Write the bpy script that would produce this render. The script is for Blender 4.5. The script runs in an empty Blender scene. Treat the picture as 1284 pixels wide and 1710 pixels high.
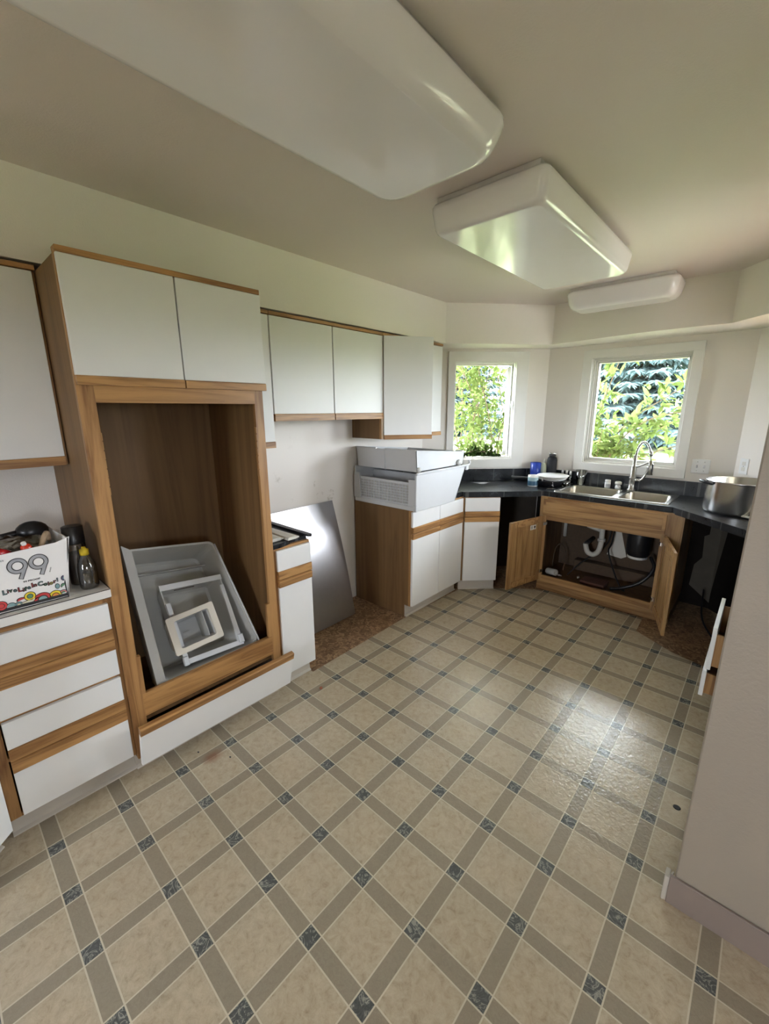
import bpy, bmesh, math, random
from mathutils import Vector, Matrix
R = math.radians
sc = bpy.context.scene
COL = sc.collection

# ---------------------------------------------------------------- camera
yaw, pitch, roll = R(42.254), R(13.638), R(-0.217)
F = Vector((-math.sin(yaw)*math.cos(pitch), math.cos(yaw)*math.cos(pitch), -math.sin(pitch)))
Rt = Vector((math.cos(yaw), math.sin(yaw), 0)); Up = Rt.cross(F)
R2 = Rt*math.cos(roll) + Up*math.sin(roll); U2 = -Rt*math.sin(roll) + Up*math.cos(roll)
cd = bpy.data.cameras.new('camera'); cam = bpy.data.objects.new('camera', cd); COL.objects.link(cam)
cam.matrix_world = Matrix(((R2.x, U2.x, -F.x, 2.510), (R2.y, U2.y, -F.y, -0.287), (R2.z, U2.z, -F.z, 1.602), (0, 0, 0, 1)))
cd.sensor_fit = 'HORIZONTAL'; cd.sensor_width = 36; cd.lens = 702.449*36/1284
cd.clip_start = .02; cd.clip_end = 400
sc.camera = cam

# ---------------------------------------------------------------- sky, sun, exposure
EXPO = 1.15
SKY = 24.0
SUN = 30.0
w = bpy.data.worlds.new('sky'); sc.world = w; w.use_nodes = True
nt = w.node_tree; bg = nt.nodes['Background']
bg.inputs[0].default_value = (.84, .905, 1.0, 1); bg.inputs[1].default_value = SKY      # bright overcast
def light(name, kind, loc, rot, energy, color=(1, 1, 1), **k):
    l = bpy.data.lights.new(name, kind); l.energy = energy; l.color = color
    for a, b in k.items(): setattr(l, a, b)
    o = bpy.data.objects.new(name, l); COL.objects.link(o); o.location = loc; o.rotation_euler = rot
    return o
sun = light('sun', 'SUN', (6, 3, 9), (0, 0, 0), SUN, (1, .96, .88), angle=R(1.5))
sun.rotation_euler = Vector((-0.55, 0.10, 1.15)).to_track_quat('Z', 'Y').to_euler()
def portal(name, loc, direction, sx, sy):
    o = light(name, 'AREA', loc, (0, 0, 0), 1, shape='RECTANGLE', size=sx, size_y=sy)
    o.rotation_euler = (-Vector(direction)).to_track_quat('Z', 'Y').to_euler()
    o.data.cycles.is_portal = True
    return o
portal('portal_back', (1.605, 4.03, 1.585), (0, -1, 0), .80, .98)
portal('portal_bay', (.843-.605*.7071-.09, 3.87-.605*.7071+.09, 1.585), (1, -1, 0), .66, .98)
portal('portal_bay_right', (2.34+.603*.7071+.09, 3.87-.603*.7071+.09, 1.585), (-1, -1, 0), .66, .98)
portal('portal_right', (3.33, 2.53, 1.67), (-1, 0, 0), .48, .74)
portal('portal_rear', (2.4, -3.66, 1.5), (0, 1, 0), .8, 1.0)
portal('portal_side', (5.24, -.9, 1.55), (-1, 0, 0), .6, .7)

sc.view_settings.view_transform = 'Standard'; sc.view_settings.look = 'None'
sc.view_settings.gamma = 1; sc.view_settings.exposure = EXPO; sc.view_settings.use_curve_mapping = False
try:
    sc.cycles.max_bounces = 14; sc.cycles.diffuse_bounces = 8; sc.cycles.use_denoising = True
    sc.cycles.sample_clamp_indirect = 6; sc.cycles.caustics_reflective = False; sc.cycles.caustics_refractive = False
    sc.cycles.transparent_max_bounces = 12
except Exception: pass

# ---------------------------------------------------------------- material helpers
class N:
    """tiny node builder"""
    def __init__(s, name):
        s.m = bpy.data.materials.new(name); s.m.use_nodes = True; s.t = s.m.node_tree
        s.b = s.t.nodes['Principled BSDF']
    def n(s, typ, ins={}, **k):
        x = s.t.nodes.new('ShaderNode'+typ)
        for a, v in k.items(): setattr(x, a, v)
        for a, v in ins.items():
            i = x.inputs[a]
            if isinstance(v, bpy.types.NodeSocket): s.t.links.new(v, i)
            else: i.default_value = v
        return x
    def math(s, op, a, b=0.0, c=0.0):
        return s.n('Math', {0: a, 1: b, 2: c}, operation=op).outputs[0]
    def mix(s, f, a, b, blend='MIX'):
        x = s.n('Mix', {0: f, 6: a, 7: b}, data_type='RGBA', blend_type=blend); return x.outputs[2]
    def ramp(s, f, stops):
        x = s.n('ValToRGB', {0: f}); e = x.color_ramp.elements
        while len(e) < len(stops): e.new(.5)
        for el, (p, c) in zip(e, stops): el.position = p; el.color = tuple(c)+((1,) if len(c) == 3 else ())
        return x.outputs[0]
    def obj(s, scale=(1, 1, 1), rot=(0, 0, 0), loc=(0, 0, 0)):
        c = s.n('TexCoord').outputs['Object']
        return s.n('Mapping', {0: c, 1: loc, 2: rot, 3: scale}).outputs[0]
    def noise(s, vec, scale, detail=3, rough=.5, dist=0):
        return s.n('TexNoise', {'Vector': vec, 'Scale': scale, 'Detail': detail, 'Roughness': rough, 'Distortion': dist}).outputs[0]
    def bump(s, h, strength=.3, dist=.002):
        b = s.n('Bump', {'Height': h, 'Strength': strength, 'Distance': dist}).outputs[0]
        s.t.links.new(b, s.b.inputs['Normal'])
    def set(s, **k):
        for a, v in k.items():
            i = s.b.inputs[a.replace('_', ' ')]
            if isinstance(v, bpy.types.NodeSocket): s.t.links.new(v, i)
            else: i.default_value = tuple(v)+(1,) if isinstance(v, tuple) and len(v) == 3 else v
        return s
def plain(name, c, rough=.5, metal=0., var=.06, scale=12, bump=0., bscale=200, spec=.5, **k):
    m = N(name); v = m.obj()
    f = m.noise(v, scale, 4)
    lo = tuple(x*(1-var) for x in c)+(1,); hi = tuple(min(1, x*(1+var)) for x in c)+(1,)
    m.set(Base_Color=m.mix(f, lo, hi), Roughness=rough, Metallic=metal, Specular_IOR_Level=spec, **k)
    if bump: m.bump(m.noise(v, bscale, 2), bump)
    return m.m
def wood(name, light_c, dark_c, along='z', rough=.42, ring=14, fine=90):
    m = N(name)
    s = {'x': (.06, 1, 1), 'y': (1, .06, 1), 'z': (1, 1, .06)}[along]
    rnd = m.n('ObjectInfo').outputs['Random']
    off = m.n('CombineXYZ', {0: m.math('MULTIPLY', rnd, 7), 1: m.math('MULTIPLY', rnd, 3), 2: m.math('MULTIPLY', rnd, 5)}).outputs[0]
    c = m.n('VectorMath', {0: m.n('TexCoord').outputs['Object'], 1: off}, operation='ADD').outputs[0]
    v = m.n('Mapping', {0: c, 3: s}).outputs[0]
    a = m.noise(v, ring, 3, .55, 1.2)
    a = m.math('PINGPONG', m.math('MULTIPLY', a, 7), 1)
    b = m.noise(v, fine*2, 5, .7)
    f = m.math('ADD', m.math('MULTIPLY', a, .55), m.math('MULTIPLY', b, .45))
    col = m.ramp(f, [(.2, dark_c), (.42, tuple((x+y)/2 for x, y in zip(light_c, dark_c))), (.72, light_c)])
    m.set(Base_Color=col, Roughness=rough)
    m.bump(b, .15, .0008)
    return m.m
def paint(name, c, rough=.6, bs=.35, scale=170, marks=None):
    m = N(name); v = m.obj()
    f = m.noise(v, 1.3, 3)
    col = m.mix(f, tuple(x*.96 for x in c)+(1,), tuple(min(1, x*1.03) for x in c)+(1,))
    if marks:
        g = m.noise(m.obj((1, 1, 1)), 9, 6, .7)
        g = m.ramp(g, [(.60, (0, 0, 0)), (.70, (1, 1, 1))])
        zz = m.n('SeparateXYZ', {0: v}).outputs[2]
        band = m.n('MapRange', {0: m.math('ABSOLUTE', m.math('SUBTRACT', zz, .98)), 1: .05, 2: .22, 3: 1., 4: .12}).outputs[0]
        col = m.mix(m.math('MULTIPLY', m.math('MULTIPLY', m.n('RGBToBW', {0: g}).outputs[0], band), marks[0]), col, marks[1]+(1,))
    m.set(Base_Color=col, Roughness=rough)
    m.bump(m.noise(v, scale, 3, .6), bs, .0015)
    return m.m

M = {}
M['wall'] = paint('wall_paint', (.77, .73, .665), .62)
M['wall_dirty'] = paint('wall_paint_marked', (.77, .725, .665), .62, marks=(.75, (.36, .30, .22)))
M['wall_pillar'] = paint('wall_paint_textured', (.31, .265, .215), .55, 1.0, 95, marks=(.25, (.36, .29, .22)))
M['base_paint'] = paint('baseboard_paint', (.24, .19, .165), .5, .3, 90)
M['ceil'] = paint('ceiling_paint', (.71, .64, .58), .6, .5, 150)
M['trim'] = plain('white_trim_paint', (.74, .73, .68), .38, var=.03)
M['lam'] = plain('white_laminate', (.76, .76, .75), .38, var=.02, bump=.05, bscale=500)
M['lamtop'] = plain('counter_laminate', (.66, .64, .60), .35, var=.04)
M['oak_h'] = wood('oak_across', (.44, .235, .085), (.22, .10, .032), 'x')
M['oak_v'] = wood('oak_upright', (.40, .215, .08), (.21, .095, .032), 'z')
M['ply'] = wood('brown_veneer_panel', (.19, .105, .04), (.135, .07, .026), 'z', .6, 6, 140)
M['hick_h'] = wood('hickory_across', (.42, .25, .105), (.20, .095, .033), 'x', .38, 9)
M['hick_v'] = wood('hickory_upright', (.39, .235, .10), (.21, .105, .038), 'z', .38, 9)
M['darkwood'] = plain('dark_particle_board', (.10, .065, .04), .8, var=.25, scale=40)
M['gapwall'] = plain('dark_gap_panel', (.016, .013, .011), .95, var=.3, spec=.1)  # near-black lining for the counter gaps
M['hick_in'] = wood('hickory_inside_shaded', (.13, .075, .035), (.08, .04, .018), 'z', .5, 9)  # darker copy of the hickory, inner shade put into its colour
M['seam'] = plain('dark_seam', (.05, .035, .03), .7)
M['curb'] = plain('toe_kick_vinyl', (.50, .46, .40), .5, var=.06, scale=8)
M['black'] = plain('black_plastic', (.012, .012, .014), .35, var=.2)
M['blackmatte'] = plain('black_rubber', (.02, .02, .02), .8, var=.2)
M['steel'] = plain('brushed_steel', (.42, .41, .41), .28, 1, var=.05, scale=30)
M['sinksteel'] = plain('sink_steel', (.55, .54, .51), .26, 1, var=.06, scale=18)
M['faucet'] = plain('brushed_nickel', (.34, .33, .31), .3, 1, var=.05)
M['chrome'] = plain('chrome', (.75, .75, .75), .12, 1, var=.02)
M['alu'] = plain('scuffed_aluminium', (.66, .66, .67), .24, 1, var=.12, scale=9)
M['lens'] = plain('acrylic_lens', (.80, .78, .77), .13, var=.02, spec=.6)
M['pan'] = plain('white_enamel', (.55, .53, .50), .4, var=.03)
M['bin'] = plain('white_fridge_plastic', (.57, .58, .59), .32, var=.03)
M['bin_grey'] = plain('grey_translucent_plastic', (.46, .455, .43), .28, var=.04)
M['bin_tan'] = plain('beige_plastic_rim', (.60, .56, .48), .35, var=.03)
M['white'] = plain('white_plastic', (.74, .74, .72), .35, var=.02)
M['offwhite'] = plain('almond_plastic', (.64, .62, .55), .4, var=.04)
M['pvc'] = plain('white_pipe', (.62, .61, .57), .35, var=.05)
M['card'] = plain('white_cardboard', (.72, .70, .68), .7, var=.05, scale=6, bump=.1, bscale=60)
M['ink'] = plain('black_ink', (.015, .014, .014), .6)
M['inkgrey'] = plain('grey_ink', (.30, .30, .31), .6, var=.2, scale=60)
for k_, c_ in dict(red=(.45, .04, .04), yellow=(.68, .52, .03), green=(.10, .22, .12), teal=(.18, .30, .30), pink=(.55, .20, .18), purple=(.10, .10, .20), orange=(.6, .22, .04), cream=(.62, .56, .38)).items():
    M[k_] = plain('ink_'+k_, c_, .55)
def glass(name, c=(1, 1, 1), rough=.02, fac=.12):
    m = N(name); t = m.t
    tr = m.n('BsdfTransparent', {0: tuple(c)+(1,)}); gl = m.n('BsdfGlossy', {0: (1, 1, 1, 1), 1: rough})
    fr = m.n('Fresnel', {0: 1.5}); f = m.math('ADD', m.math('MULTIPLY', fr.outputs[0], .9), fac-.04)
    mx = m.n('MixShader', {0: f, 1: tr.outputs[0], 2: gl.outputs[0]})
    t.links.new(mx.outputs[0], t.nodes['Material Output'].inputs[0]); return m.m
M['pane'] = glass('window_glass', (.97, .99, .98), .0, .04)
M['clear'] = glass('clear_glass', (.86, .88, .88), .05, .16)
M['blueglass'] = plain('blue_plastic', (.03, .07, .42), .3, Alpha=.8)
M['clearplastic'] = glass('clear_plastic_bag', (.72, .73, .72), .15, .22)

def floor_mat():
    m = N('patterned_vinyl')
    c = m.n('SeparateXYZ', {0: m.n('TexCoord').outputs['Object']})
    def cell(s, o, p):   # distance from a dark square's centre, in metres
        q = m.math('DIVIDE', m.math('SUBTRACT', s, o), p)
        q = m.math('SUBTRACT', m.math('FRACT', m.math('ADD', q, 100.5)), .5)
        return m.math('MULTIPLY', m.math('ABSOLUTE', q), p)
    dx = cell(c.outputs[0], 1.4515, .2325); dy = cell(c.outputs[1], .0335, .2335)
    H, L = .0265, .0022
    sx = m.math('LESS_THAN', dx, H); sy = m.math('LESS_THAN', dy, H)
    lx = m.math('LESS_THAN', m.math('ABSOLUTE', m.math('SUBTRACT', dx, H)), L)
    ly = m.math('LESS_THAN', m.math('ABSOLUTE', m.math('SUBTRACT', dy, H)), L)
    v = m.obj()
    n1 = m.noise(v, 34, 9, .78, .6); n2 = m.noise(v, 75, 7, .8, 1.2); n3 = m.noise(v, 1.1, 3)
    f = m.ramp(n1, [(.32, (.345, .28, .195)), (.44, (.475, .40, .29)), (.62, (.555, .48, .36))])
    f = m.mix(m.n('RGBToBW', {0: m.ramp(n2, [(.58, (0, 0, 0)), (.72, (.45, .45, .45))])}).outputs[0], f, (.30, .235, .15, 1))
    st = m.ramp(n2, [(.3, (.285, .245, .185)), (.7, (.36, .315, .24))])
    vein = m.math('PINGPONG', m.math('MULTIPLY', m.noise(v, 22, 3, .6, 2), 9), 1)
    dk = m.ramp(vein, [(.0, (.085, .09, .088)), (.72, (.135, .142, .138)), (.92, (.33, .33, .29))])
    ln = (.64, .585, .46, 1)
    col = m.mix(m.math('MAXIMUM', sx, sy), f, st)
    col = m.mix(m.math('MULTIPLY', sx, sy), col, dk)
    col = m.mix(m.math('MAXIMUM', lx, ly), col, ln)
    grime = m.ramp(n3, [(.3, (.86, .84, .80)), (.7, (1, 1, 1))])
    col = m.mix(1.0, col, grime, 'MULTIPLY')
    # rust coloured spill by the oven cabinet
    px = m.math('SUBTRACT', c.outputs[0], .775); py = m.math('MULTIPLY', m.math('SUBTRACT', c.outputs[1], .40), .75)
    d = m.math('SQRT', m.math('ADD', m.math('MULTIPLY', px, px), m.math('MULTIPLY', py, py)))
    d = m.math('ADD', d, m.math('MULTIPLY', m.noise(v, 30, 3), .02))
    stn = m.n('MapRange', {0: d, 1: .022, 2: .055, 3: .75, 4: 0.}).outputs[0]
    col = m.mix(stn, col, (.24, .11, .06, 1))
    spots = m.n('TexVoronoi', {'Vector': v, 'Scale': 3.2}).outputs[0]
    sp = m.math('LESS_THAN', spots, .017)
    col = m.mix(m.math('MULTIPLY', sp, .8), col, (.07, .05, .04, 1))
    rgh = m.math('SUBTRACT', m.math('ADD', m.math('MULTIPLY', n1, .16), .14), m.math('MULTIPLY', m.math('MAXIMUM', lx, ly), .10))
    m.set(Base_Color=col, Roughness=rgh)
    lines = m.math('MAXIMUM', lx, ly)
    h = m.math('ADD', m.math('MULTIPLY', m.noise(v, 52, 3, .55, .8), 1.3), m.math('MULTIPLY', lines, -.5))
    m.bump(h, .55, .0022)
    return m.m
M['floor'] = floor_mat()
def osb():
    m = N('oriented_strand_board'); v = m.obj((1, 1, 1))
    vo = m.n('TexVoronoi', {'Vector': m.n('VectorMath', {0: v, 1: m.n('TexNoise', {'Vector': v, 'Scale': 9.}).outputs[1]}, operation='ADD').outputs[0], 'Scale': 15.})
    n = m.noise(v, 60, 5, .7, 1)
    g = m.n('RGBToBW', {0: vo.outputs[1]}).outputs[0]
    f = m.math('ADD', m.math('MULTIPLY', g, .6), m.math('MULTIPLY', n, .5))
    m.set(Base_Color=m.ramp(f, [(.2, (.10, .05, .022)), (.5, (.20, .11, .052)), (.8, (.38, .24, .13))]), Roughness=.7)
    m.bump(f, .5, .002); return m.m
M['osb'] = osb()
def slate():
    m = N('black_slate_tile'); v = m.obj()
    n = m.noise(v, 7, 8, .75, 1.5); n2 = m.noise(v, 60, 4, .7)
    br = m.n('TexBrick', {'Vector': m.obj((1, 1, 0), (0, 0, R(22)), (.15, .2, 0)), 'Scale': 1.0, 'Mortar Size': .004, 'Brick Width': .305, 'Row Height': .305, 'Color1': (0, 0, 0, 1), 'Color2': (0, 0, 0, 1), 'Mortar': (1, 1, 1, 1)}, offset=0.0)
    base = m.ramp(m.math('ADD', m.math('MULTIPLY', n, .8), m.math('MULTIPLY', n2, .2)), [(.38, (.007, .008, .009)), (.56, (.015, .017, .02)), (.74, (.12, .13, .15))])
    m.set(Base_Color=m.mix(m.n('RGBToBW', {0: br.outputs[0]}).outputs[0], base, (.07, .07, .07, 1)), Roughness=m.math('ADD', m.math('MULTIPLY', n, .3), .16), Specular_IOR_Level=.35)
    m.bump(n2, .12, .001); return m.m
M['slate'] = slate()
def leafm(name, c, tr=.45):
    m = N(name); t = m.t; rnd = m.noise(m.obj(), 7, 3)
    col = m.mix(rnd, tuple(x*.65 for x in c)+(1,), tuple(min(1, x*1.35) for x in c)+(1,))
    df = m.n('BsdfDiffuse', {0: col}); tl = m.n('BsdfTranslucent', {0: m.mix(.5, col, (.17, .23, .07, 1))})
    mx = m.n('MixShader', {0: tr, 1: df.outputs[0], 2: tl.outputs[0]})
    t.links.new(mx.outputs[0], t.nodes['Material Output'].inputs[0]); return m.m
M['leaf'] = leafm('bright_leaf', (.12, .16, .05))
M['leaf2'] = leafm('sprig_leaf', (.025, .045, .012), .15)
M['spruce'] = leafm('blue_spruce_needles', (.06, .09, .09), .1)
M['grass'] = plain('lawn_grass', (.105, .12, .06), .9, var=.35, scale=3, bump=.5, bscale=40)
M['bark'] = plain('bark', (.16, .11, .07), .9, var=.3, scale=20)

# ---------------------------------------------------------------- mesh helpers
class B:
    """collects shapes; o() links them as ONE mesh object"""
    def __init__(s): s.bm = bmesh.new(); s.mats = []; s.mi = 0
    def mat(s, m):
        if m not in s.mats: s.mats.append(m)
        s.mi = s.mats.index(m); return s
    def _add(s, tmp):
        for f in tmp.faces: f.material_index = s.mi
        me = bpy.data.meshes.new('t'); tmp.to_mesh(me); tmp.free(); s.bm.from_mesh(me); bpy.data.meshes.remove(me); return s
    def box(s, x0, x1, y0, y1, z0, z1, bev=0., seg=1, mtx=None):
        t = bmesh.new(); bmesh.ops.create_cube(t, size=1)
        for v in t.verts: v.co = Vector(((x0+x1)/2+v.co.x*(x1-x0), (y0+y1)/2+v.co.y*(y1-y0), (z0+z1)/2+v.co.z*(z1-z0)))
        if bev: bmesh.ops.bevel(t, geom=t.edges[:], offset=min(bev, .45*min(abs(x1-x0), abs(y1-y0), abs(z1-z0))), segments=seg, affect='EDGES', profile=.6)
        if mtx: bmesh.ops.transform(t, matrix=mtx, verts=t.verts)
        return s._add(t)
    def poly(s, pts, d):
        """extrude a planar polygon by vector d"""
        t = bmesh.new(); d = Vector(d); a = [t.verts.new(Vector(p)) for p in pts]; b = [t.verts.new(Vector(p)+d) for p in pts]
        n = len(a); t.faces.new(a[::-1]); t.faces.new(b)
        for i in range(n): t.faces.new((a[i], a[(i+1) % n], b[(i+1) % n], b[i]))
        bmesh.ops.recalc_face_normals(t, faces=t.faces); return s._add(t)
    def prism(s, xy, z0, z1): return s.poly([(x, y, z0) for x, y in xy], (0, 0, z1-z0))
    def loft(s, loops, cap0=False, cap1=False, smooth=False, closed=True):
        t = bmesh.new(); L = [[t.verts.new(Vector(p)) for p in lp] for lp in loops]; n = len(L[0])
        for a, b in zip(L, L[1:]):
            for i in range(n if closed else n-1):
                f = t.faces.new((a[i], a[(i+1) % n], b[(i+1) % n], b[i])); f.smooth = smooth
        if cap0: t.faces.new(L[0][::-1])
        if cap1: t.faces.new(L[-1])
        bmesh.ops.recalc_face_normals(t, faces=t.faces); return s._add(t)
    def lathe(s, prof, c=(0, 0, 0), n=28, cap0=True, cap1=True, smooth=True, mtx=None):
        lo = [[(c[0]+r*math.cos(2*math.pi*i/n), c[1]+r*math.sin(2*math.pi*i/n), c[2]+z) for i in range(n)] for r, z in prof]
        if mtx: lo = [[mtx @ Vector(p) for p in l] for l in lo]
        return s.loft(lo, cap0, cap1, smooth)
    def tube(s, pts, r, n=10, cap=True):
        P = [Vector(p) for p in pts]; rs = r if isinstance(r, (list, tuple)) else [r]*len(P)
        loops = []; prev = None
        for i, p in enumerate(P):
            d = (P[min(i+1, len(P)-1)]-P[max(i-1, 0)]).normalized()
            if prev is None: a = d.orthogonal().normalized()
            else: a = (prev-d*prev.dot(d)).normalized()
            prev = a; b = d.cross(a)
            loops.append([p+(a*math.cos(2*math.pi*k/n)+b*math.sin(2*math.pi*k/n))*rs[i] for k in range(n)])
        return s.loft(loops, cap, cap, True)
    def ball(s, c, r, sc_=(1, 1, 1), u=14, v=9):
        t = bmesh.new(); bmesh.ops.create_uvsphere(t, u_segments=u, v_segments=v, radius=r)
        for x in t.verts: x.co = Vector((c[0]+x.co.x*sc_[0], c[1]+x.co.y*sc_[1], c[2]+x.co.z*sc_[2]))
        for f in t.faces: f.smooth = True
        return s._add(t)
    def o(s, name, mat, parent=None, world=False, **props):
        if world and parent is not None:
            inv = parent.matrix_world.inverted() if parent.parent is None else (parent.parent.matrix_world @ parent.matrix_basis).inverted()
            bmesh.ops.transform(s.bm, matrix=inv, verts=s.bm.verts)
        me = bpy.data.meshes.new(name); s.bm.to_mesh(me); s.bm.free()
        for mm in (s.mats if s.mats else [mat]): me.materials.append(mm)
        ob = bpy.data.objects.new(name, me); COL.objects.link(ob); ob.parent = parent
        for k, v in props.items(): ob[k] = v
        return ob
def smooth_curve(pts, n=6):
    P = [Vector(p) for p in pts]; P = [P[0]*2-P[1]]+P+[P[-1]*2-P[-2]]; out = []
    for i in range(1, len(P)-2):
        a, b, c, d = P[i-1:i+3]
        for k in range(n):
            t = k/n; out.append(.5*((2*b)+(c-a)*t+(2*a-5*b+4*c-d)*t*t+(3*b-a-3*c+d)*t**3))
    out.append(P[-2]); return out
def rrect(x0, x1, y0, y1, r, z, n=5):
    out = []
    for cx, cy, a0 in ((x1-r, y1-r, 0), (x0+r, y1-r, 90), (x0+r, y0+r, 180), (x1-r, y0+r, 270)):
        for k in range(n+1):
            a = R(a0+90*k/n); out.append((cx+r*math.cos(a), cy+r*math.sin(a), z))
    return out
def thing(name, label, cat, loc=(0, 0, 0), rotz=0., group=None, rot=None, mtx=None):
    o = bpy.data.objects.new(name, None); COL.objects.link(o); o.empty_display_size = .05
    if mtx is not None: o.matrix_world = mtx
    else: o.location = loc; o.rotation_euler = rot or (0, 0, R(rotz))
    o['label'] = label; o['category'] = cat
    if group: o['group'] = group
    bpy.context.view_layer.update(); return o
def tag(o, label, cat, group=None):
    o['label'] = label; o['category'] = cat
    if group: o['group'] = group
    return o
def struct(name, b, mat, parent=None):
    o = b.o(name, mat, parent)
    if parent is None: o['kind'] = 'structure'
    return o
def sroot(name, loc, rotz):
    o = bpy.data.objects.new(name, None); COL.objects.link(o); o.location = loc; o.rotation_euler = (0, 0, R(rotz)); o['kind'] = 'structure'
    o.empty_display_size = .05; bpy.context.view_layer.update(); return o

# ---------------------------------------------------------------- room shell
HC = 2.47; ZS = 2.152; T = .13
# vinyl with its cut edges, plus the bare subfloor that shows where it is missing
b = B(); b.box(-.2, 5.4, -3.8, 5.2, -.12, -.0035); struct('floor_subfloor', b, M['osb'])
b = B()
b.prism([(-.05, -3.75), (5.3, -3.75), (5.3, 1.2), (2.64, 1.2), (2.64, 2.735), (2.47, 2.828), (2.24, 2.90), (1.99, 3.06), (1.98, 3.31), (1.2, 3.33), (.99, 3.20), (.80, 3.03), (.60, 2.83),
         (.578, 2.075), (.600, 1.14), (-.05, 1.14)], -.003, 0)
struct('floor', b, M['floor'])
b = B(); b.box(-.2, 5.4, -3.8, 5.2, HC, HC+.12); struct('ceiling', b, M['ceil'])

def holewall(L, H, hole, t=T, x0=0.):
    b = B(); hx0, hx1, hz0, hz1 = hole
    b.box(x0, hx0, 0, t, 0, H); b.box(hx1, L, 0, t, 0, H); b.box(hx0, hx1, 0, t, 0, hz0); b.box(hx0, hx1, 0, t, hz1, H); return b
b = B(); b.box(-T, 0, -3.75, 3.027, 0, HC); struct('wall_left', b, M['wall_dirty'])
o = struct('wall_back_left', holewall(1.192+.05, HC, (.290, .888, 1.135, 2.040), x0=-.05), M['wall']); o.location = (0, 3.027, 0); o.rotation_euler.z = R(45)
o = struct('wall_back', holewall(1.497+.05, HC, (.385, 1.140, 1.115, 2.045), x0=-.05), M['wall']); o.location = (.843, 3.87, 0)
o = struct('wall_back_right', holewall(1.24, HC, (.304, .902, 1.135, 2.040), x0=-.05), M['wall']); o.location = (2.34, 3.87, 0); o.rotation_euler.z = R(-45)
o = struct('wall_right', holewall(1.87, HC, (.30, .78, 1.30, 2.04), x0=0), M['wall']); o.location = (3.18, 3.07, 0); o.rotation_euler.z = R(-90)
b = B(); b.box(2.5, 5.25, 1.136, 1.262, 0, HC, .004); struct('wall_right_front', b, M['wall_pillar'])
RW = (2.0, 2.8, 1.0, 2.0); SW = (-1.2, -.6, 1.2, 1.9)      # unseen window openings behind the camera, added and sized for fill daylight
b = B(); b.box(-.1, RW[0], -3.75, -3.62, 0, HC); b.box(RW[1], 5.33, -3.75, -3.62, 0, HC); b.box(RW[0], RW[1], -3.75, -3.62, 0, RW[2]); b.box(RW[0], RW[1], -3.75, -3.62, RW[3], HC)
struct('wall_rear', b, M['wall'])
b = B(); b.box(5.2, 5.33, -3.75, SW[0], 0, HC); b.box(5.2, 5.33, SW[1], 1.3, 0, HC); b.box(5.2, 5.33, SW[0], SW[1], 0, SW[2]); b.box(5.2, 5.33, SW[0], SW[1], SW[3], HC); struct('wall_far_right', b, M['wall'])
b = B(); b.prism([(-.01, -3.7), (.331, -3.7), (.331, 2.891), (.965, 3.60), (1.46, 3.505), (1.75, 3.462), (2.0, 3.462), (2.2, 3.48), (2.36, 3.29), (3.2, 2.45), (3.25, 3.1), (2.36, 3.95), (.82, 3.95), (-.01, 3.1)], ZS, HC+.01)
struct('wall_soffit', b, M['wall'])
b = B(); b.box(2.488, 5.2, 1.125, 1.136, 0, .112, .002); struct('baseboard_right', b, M['base_paint'])
b = B(); b.poly([(2.492, 1.16, 0), (2.478, 1.14, 0), (2.476, 1.128, .0), (2.486, 1.127, .105), (2.492, 1.15, .11)], (.004, 0, 0)); b.box(2.474, 2.488, 1.128, 1.165, 0, .10, .002); struct('trim_1', b, M['curb'])

# windows ---------------------------------------------------------
# bay window: frame local x along wall from (0,3.027), depth outward
w1 = sroot('window_1', (0, 3.027, 0), 45)
b = B(); y0, y1 = -.019, 0
b.box(.232, .30, y0, y1, 1.043, 2.127, .003); b.box(.878, .997, y0, y1, 1.043, 2.127, .003)
b.box(.232, .997, y0-.001, y1, 2.035, 2.127, .003); b.box(.232, .997, y0-.001, y1, 1.043, 1.130, .003)
b.o('window_casing', M['trim'], w1)
b = B()
b.box(.290, .306, 0, T, 1.13, 2.045); b.box(.872, .888, 0, T, 1.13, 2.045); b.box(.29, .888, 0, T, 2.026, 2.045); b.box(.29, .888, -.005, T+.03, 1.125, 1.148, .003)
b.box(.306, .318, .045, .085, 1.148, 2.026); b.box(.860, .872, .045, .085, 1.148, 2.026); b.box(.306, .872, .045, .085, 2.008, 2.026)
b.o('window_frame', M['trim'], w1)
b = B(); b.box(.856, .862, .0, .02, 1.60, 1.68, .002); b.box(.857, .864, -.006, .012, 1.63, 1.645, .002); b.o('hinge', M['faucet'], w1)
b = B(); b.box(.860, .866, .045, .06, 1.17, 2.01); b.o('weather_strip', M['blackmatte'], w1)
b = B(); b.box(.30, .375, -.030, .0, 1.130, 1.150, .006, 2); b.tube([(.33, -.02, 1.148), (.33, -.03, 1.165), (.365, -.045, 1.16)], .005); b.ball((.29, -.03, 1.155), .009); b.o('crank_handle', M['faucet'], w1)
b = B(); sa = Matrix.Translation((.862, .09, 0)) @ Matrix.Rotation(R(64), 4, 'Z')
for q in ((0, .05, 1.16, 2.0), (.50, .55, 1.16, 2.0), (0, .55, 1.16, 1.205), (0, .55, 1.955, 2.0)): b.box(q[0], q[1], 0, .035, q[2], q[3], .003, mtx=sa)
sash = b.o('sash', M['trim'], w1)
b = B(); b.box(.05, .50, .015, .019, 1.205, 1.955, mtx=sa); b.o('pane', M['pane'], sash)
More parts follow.
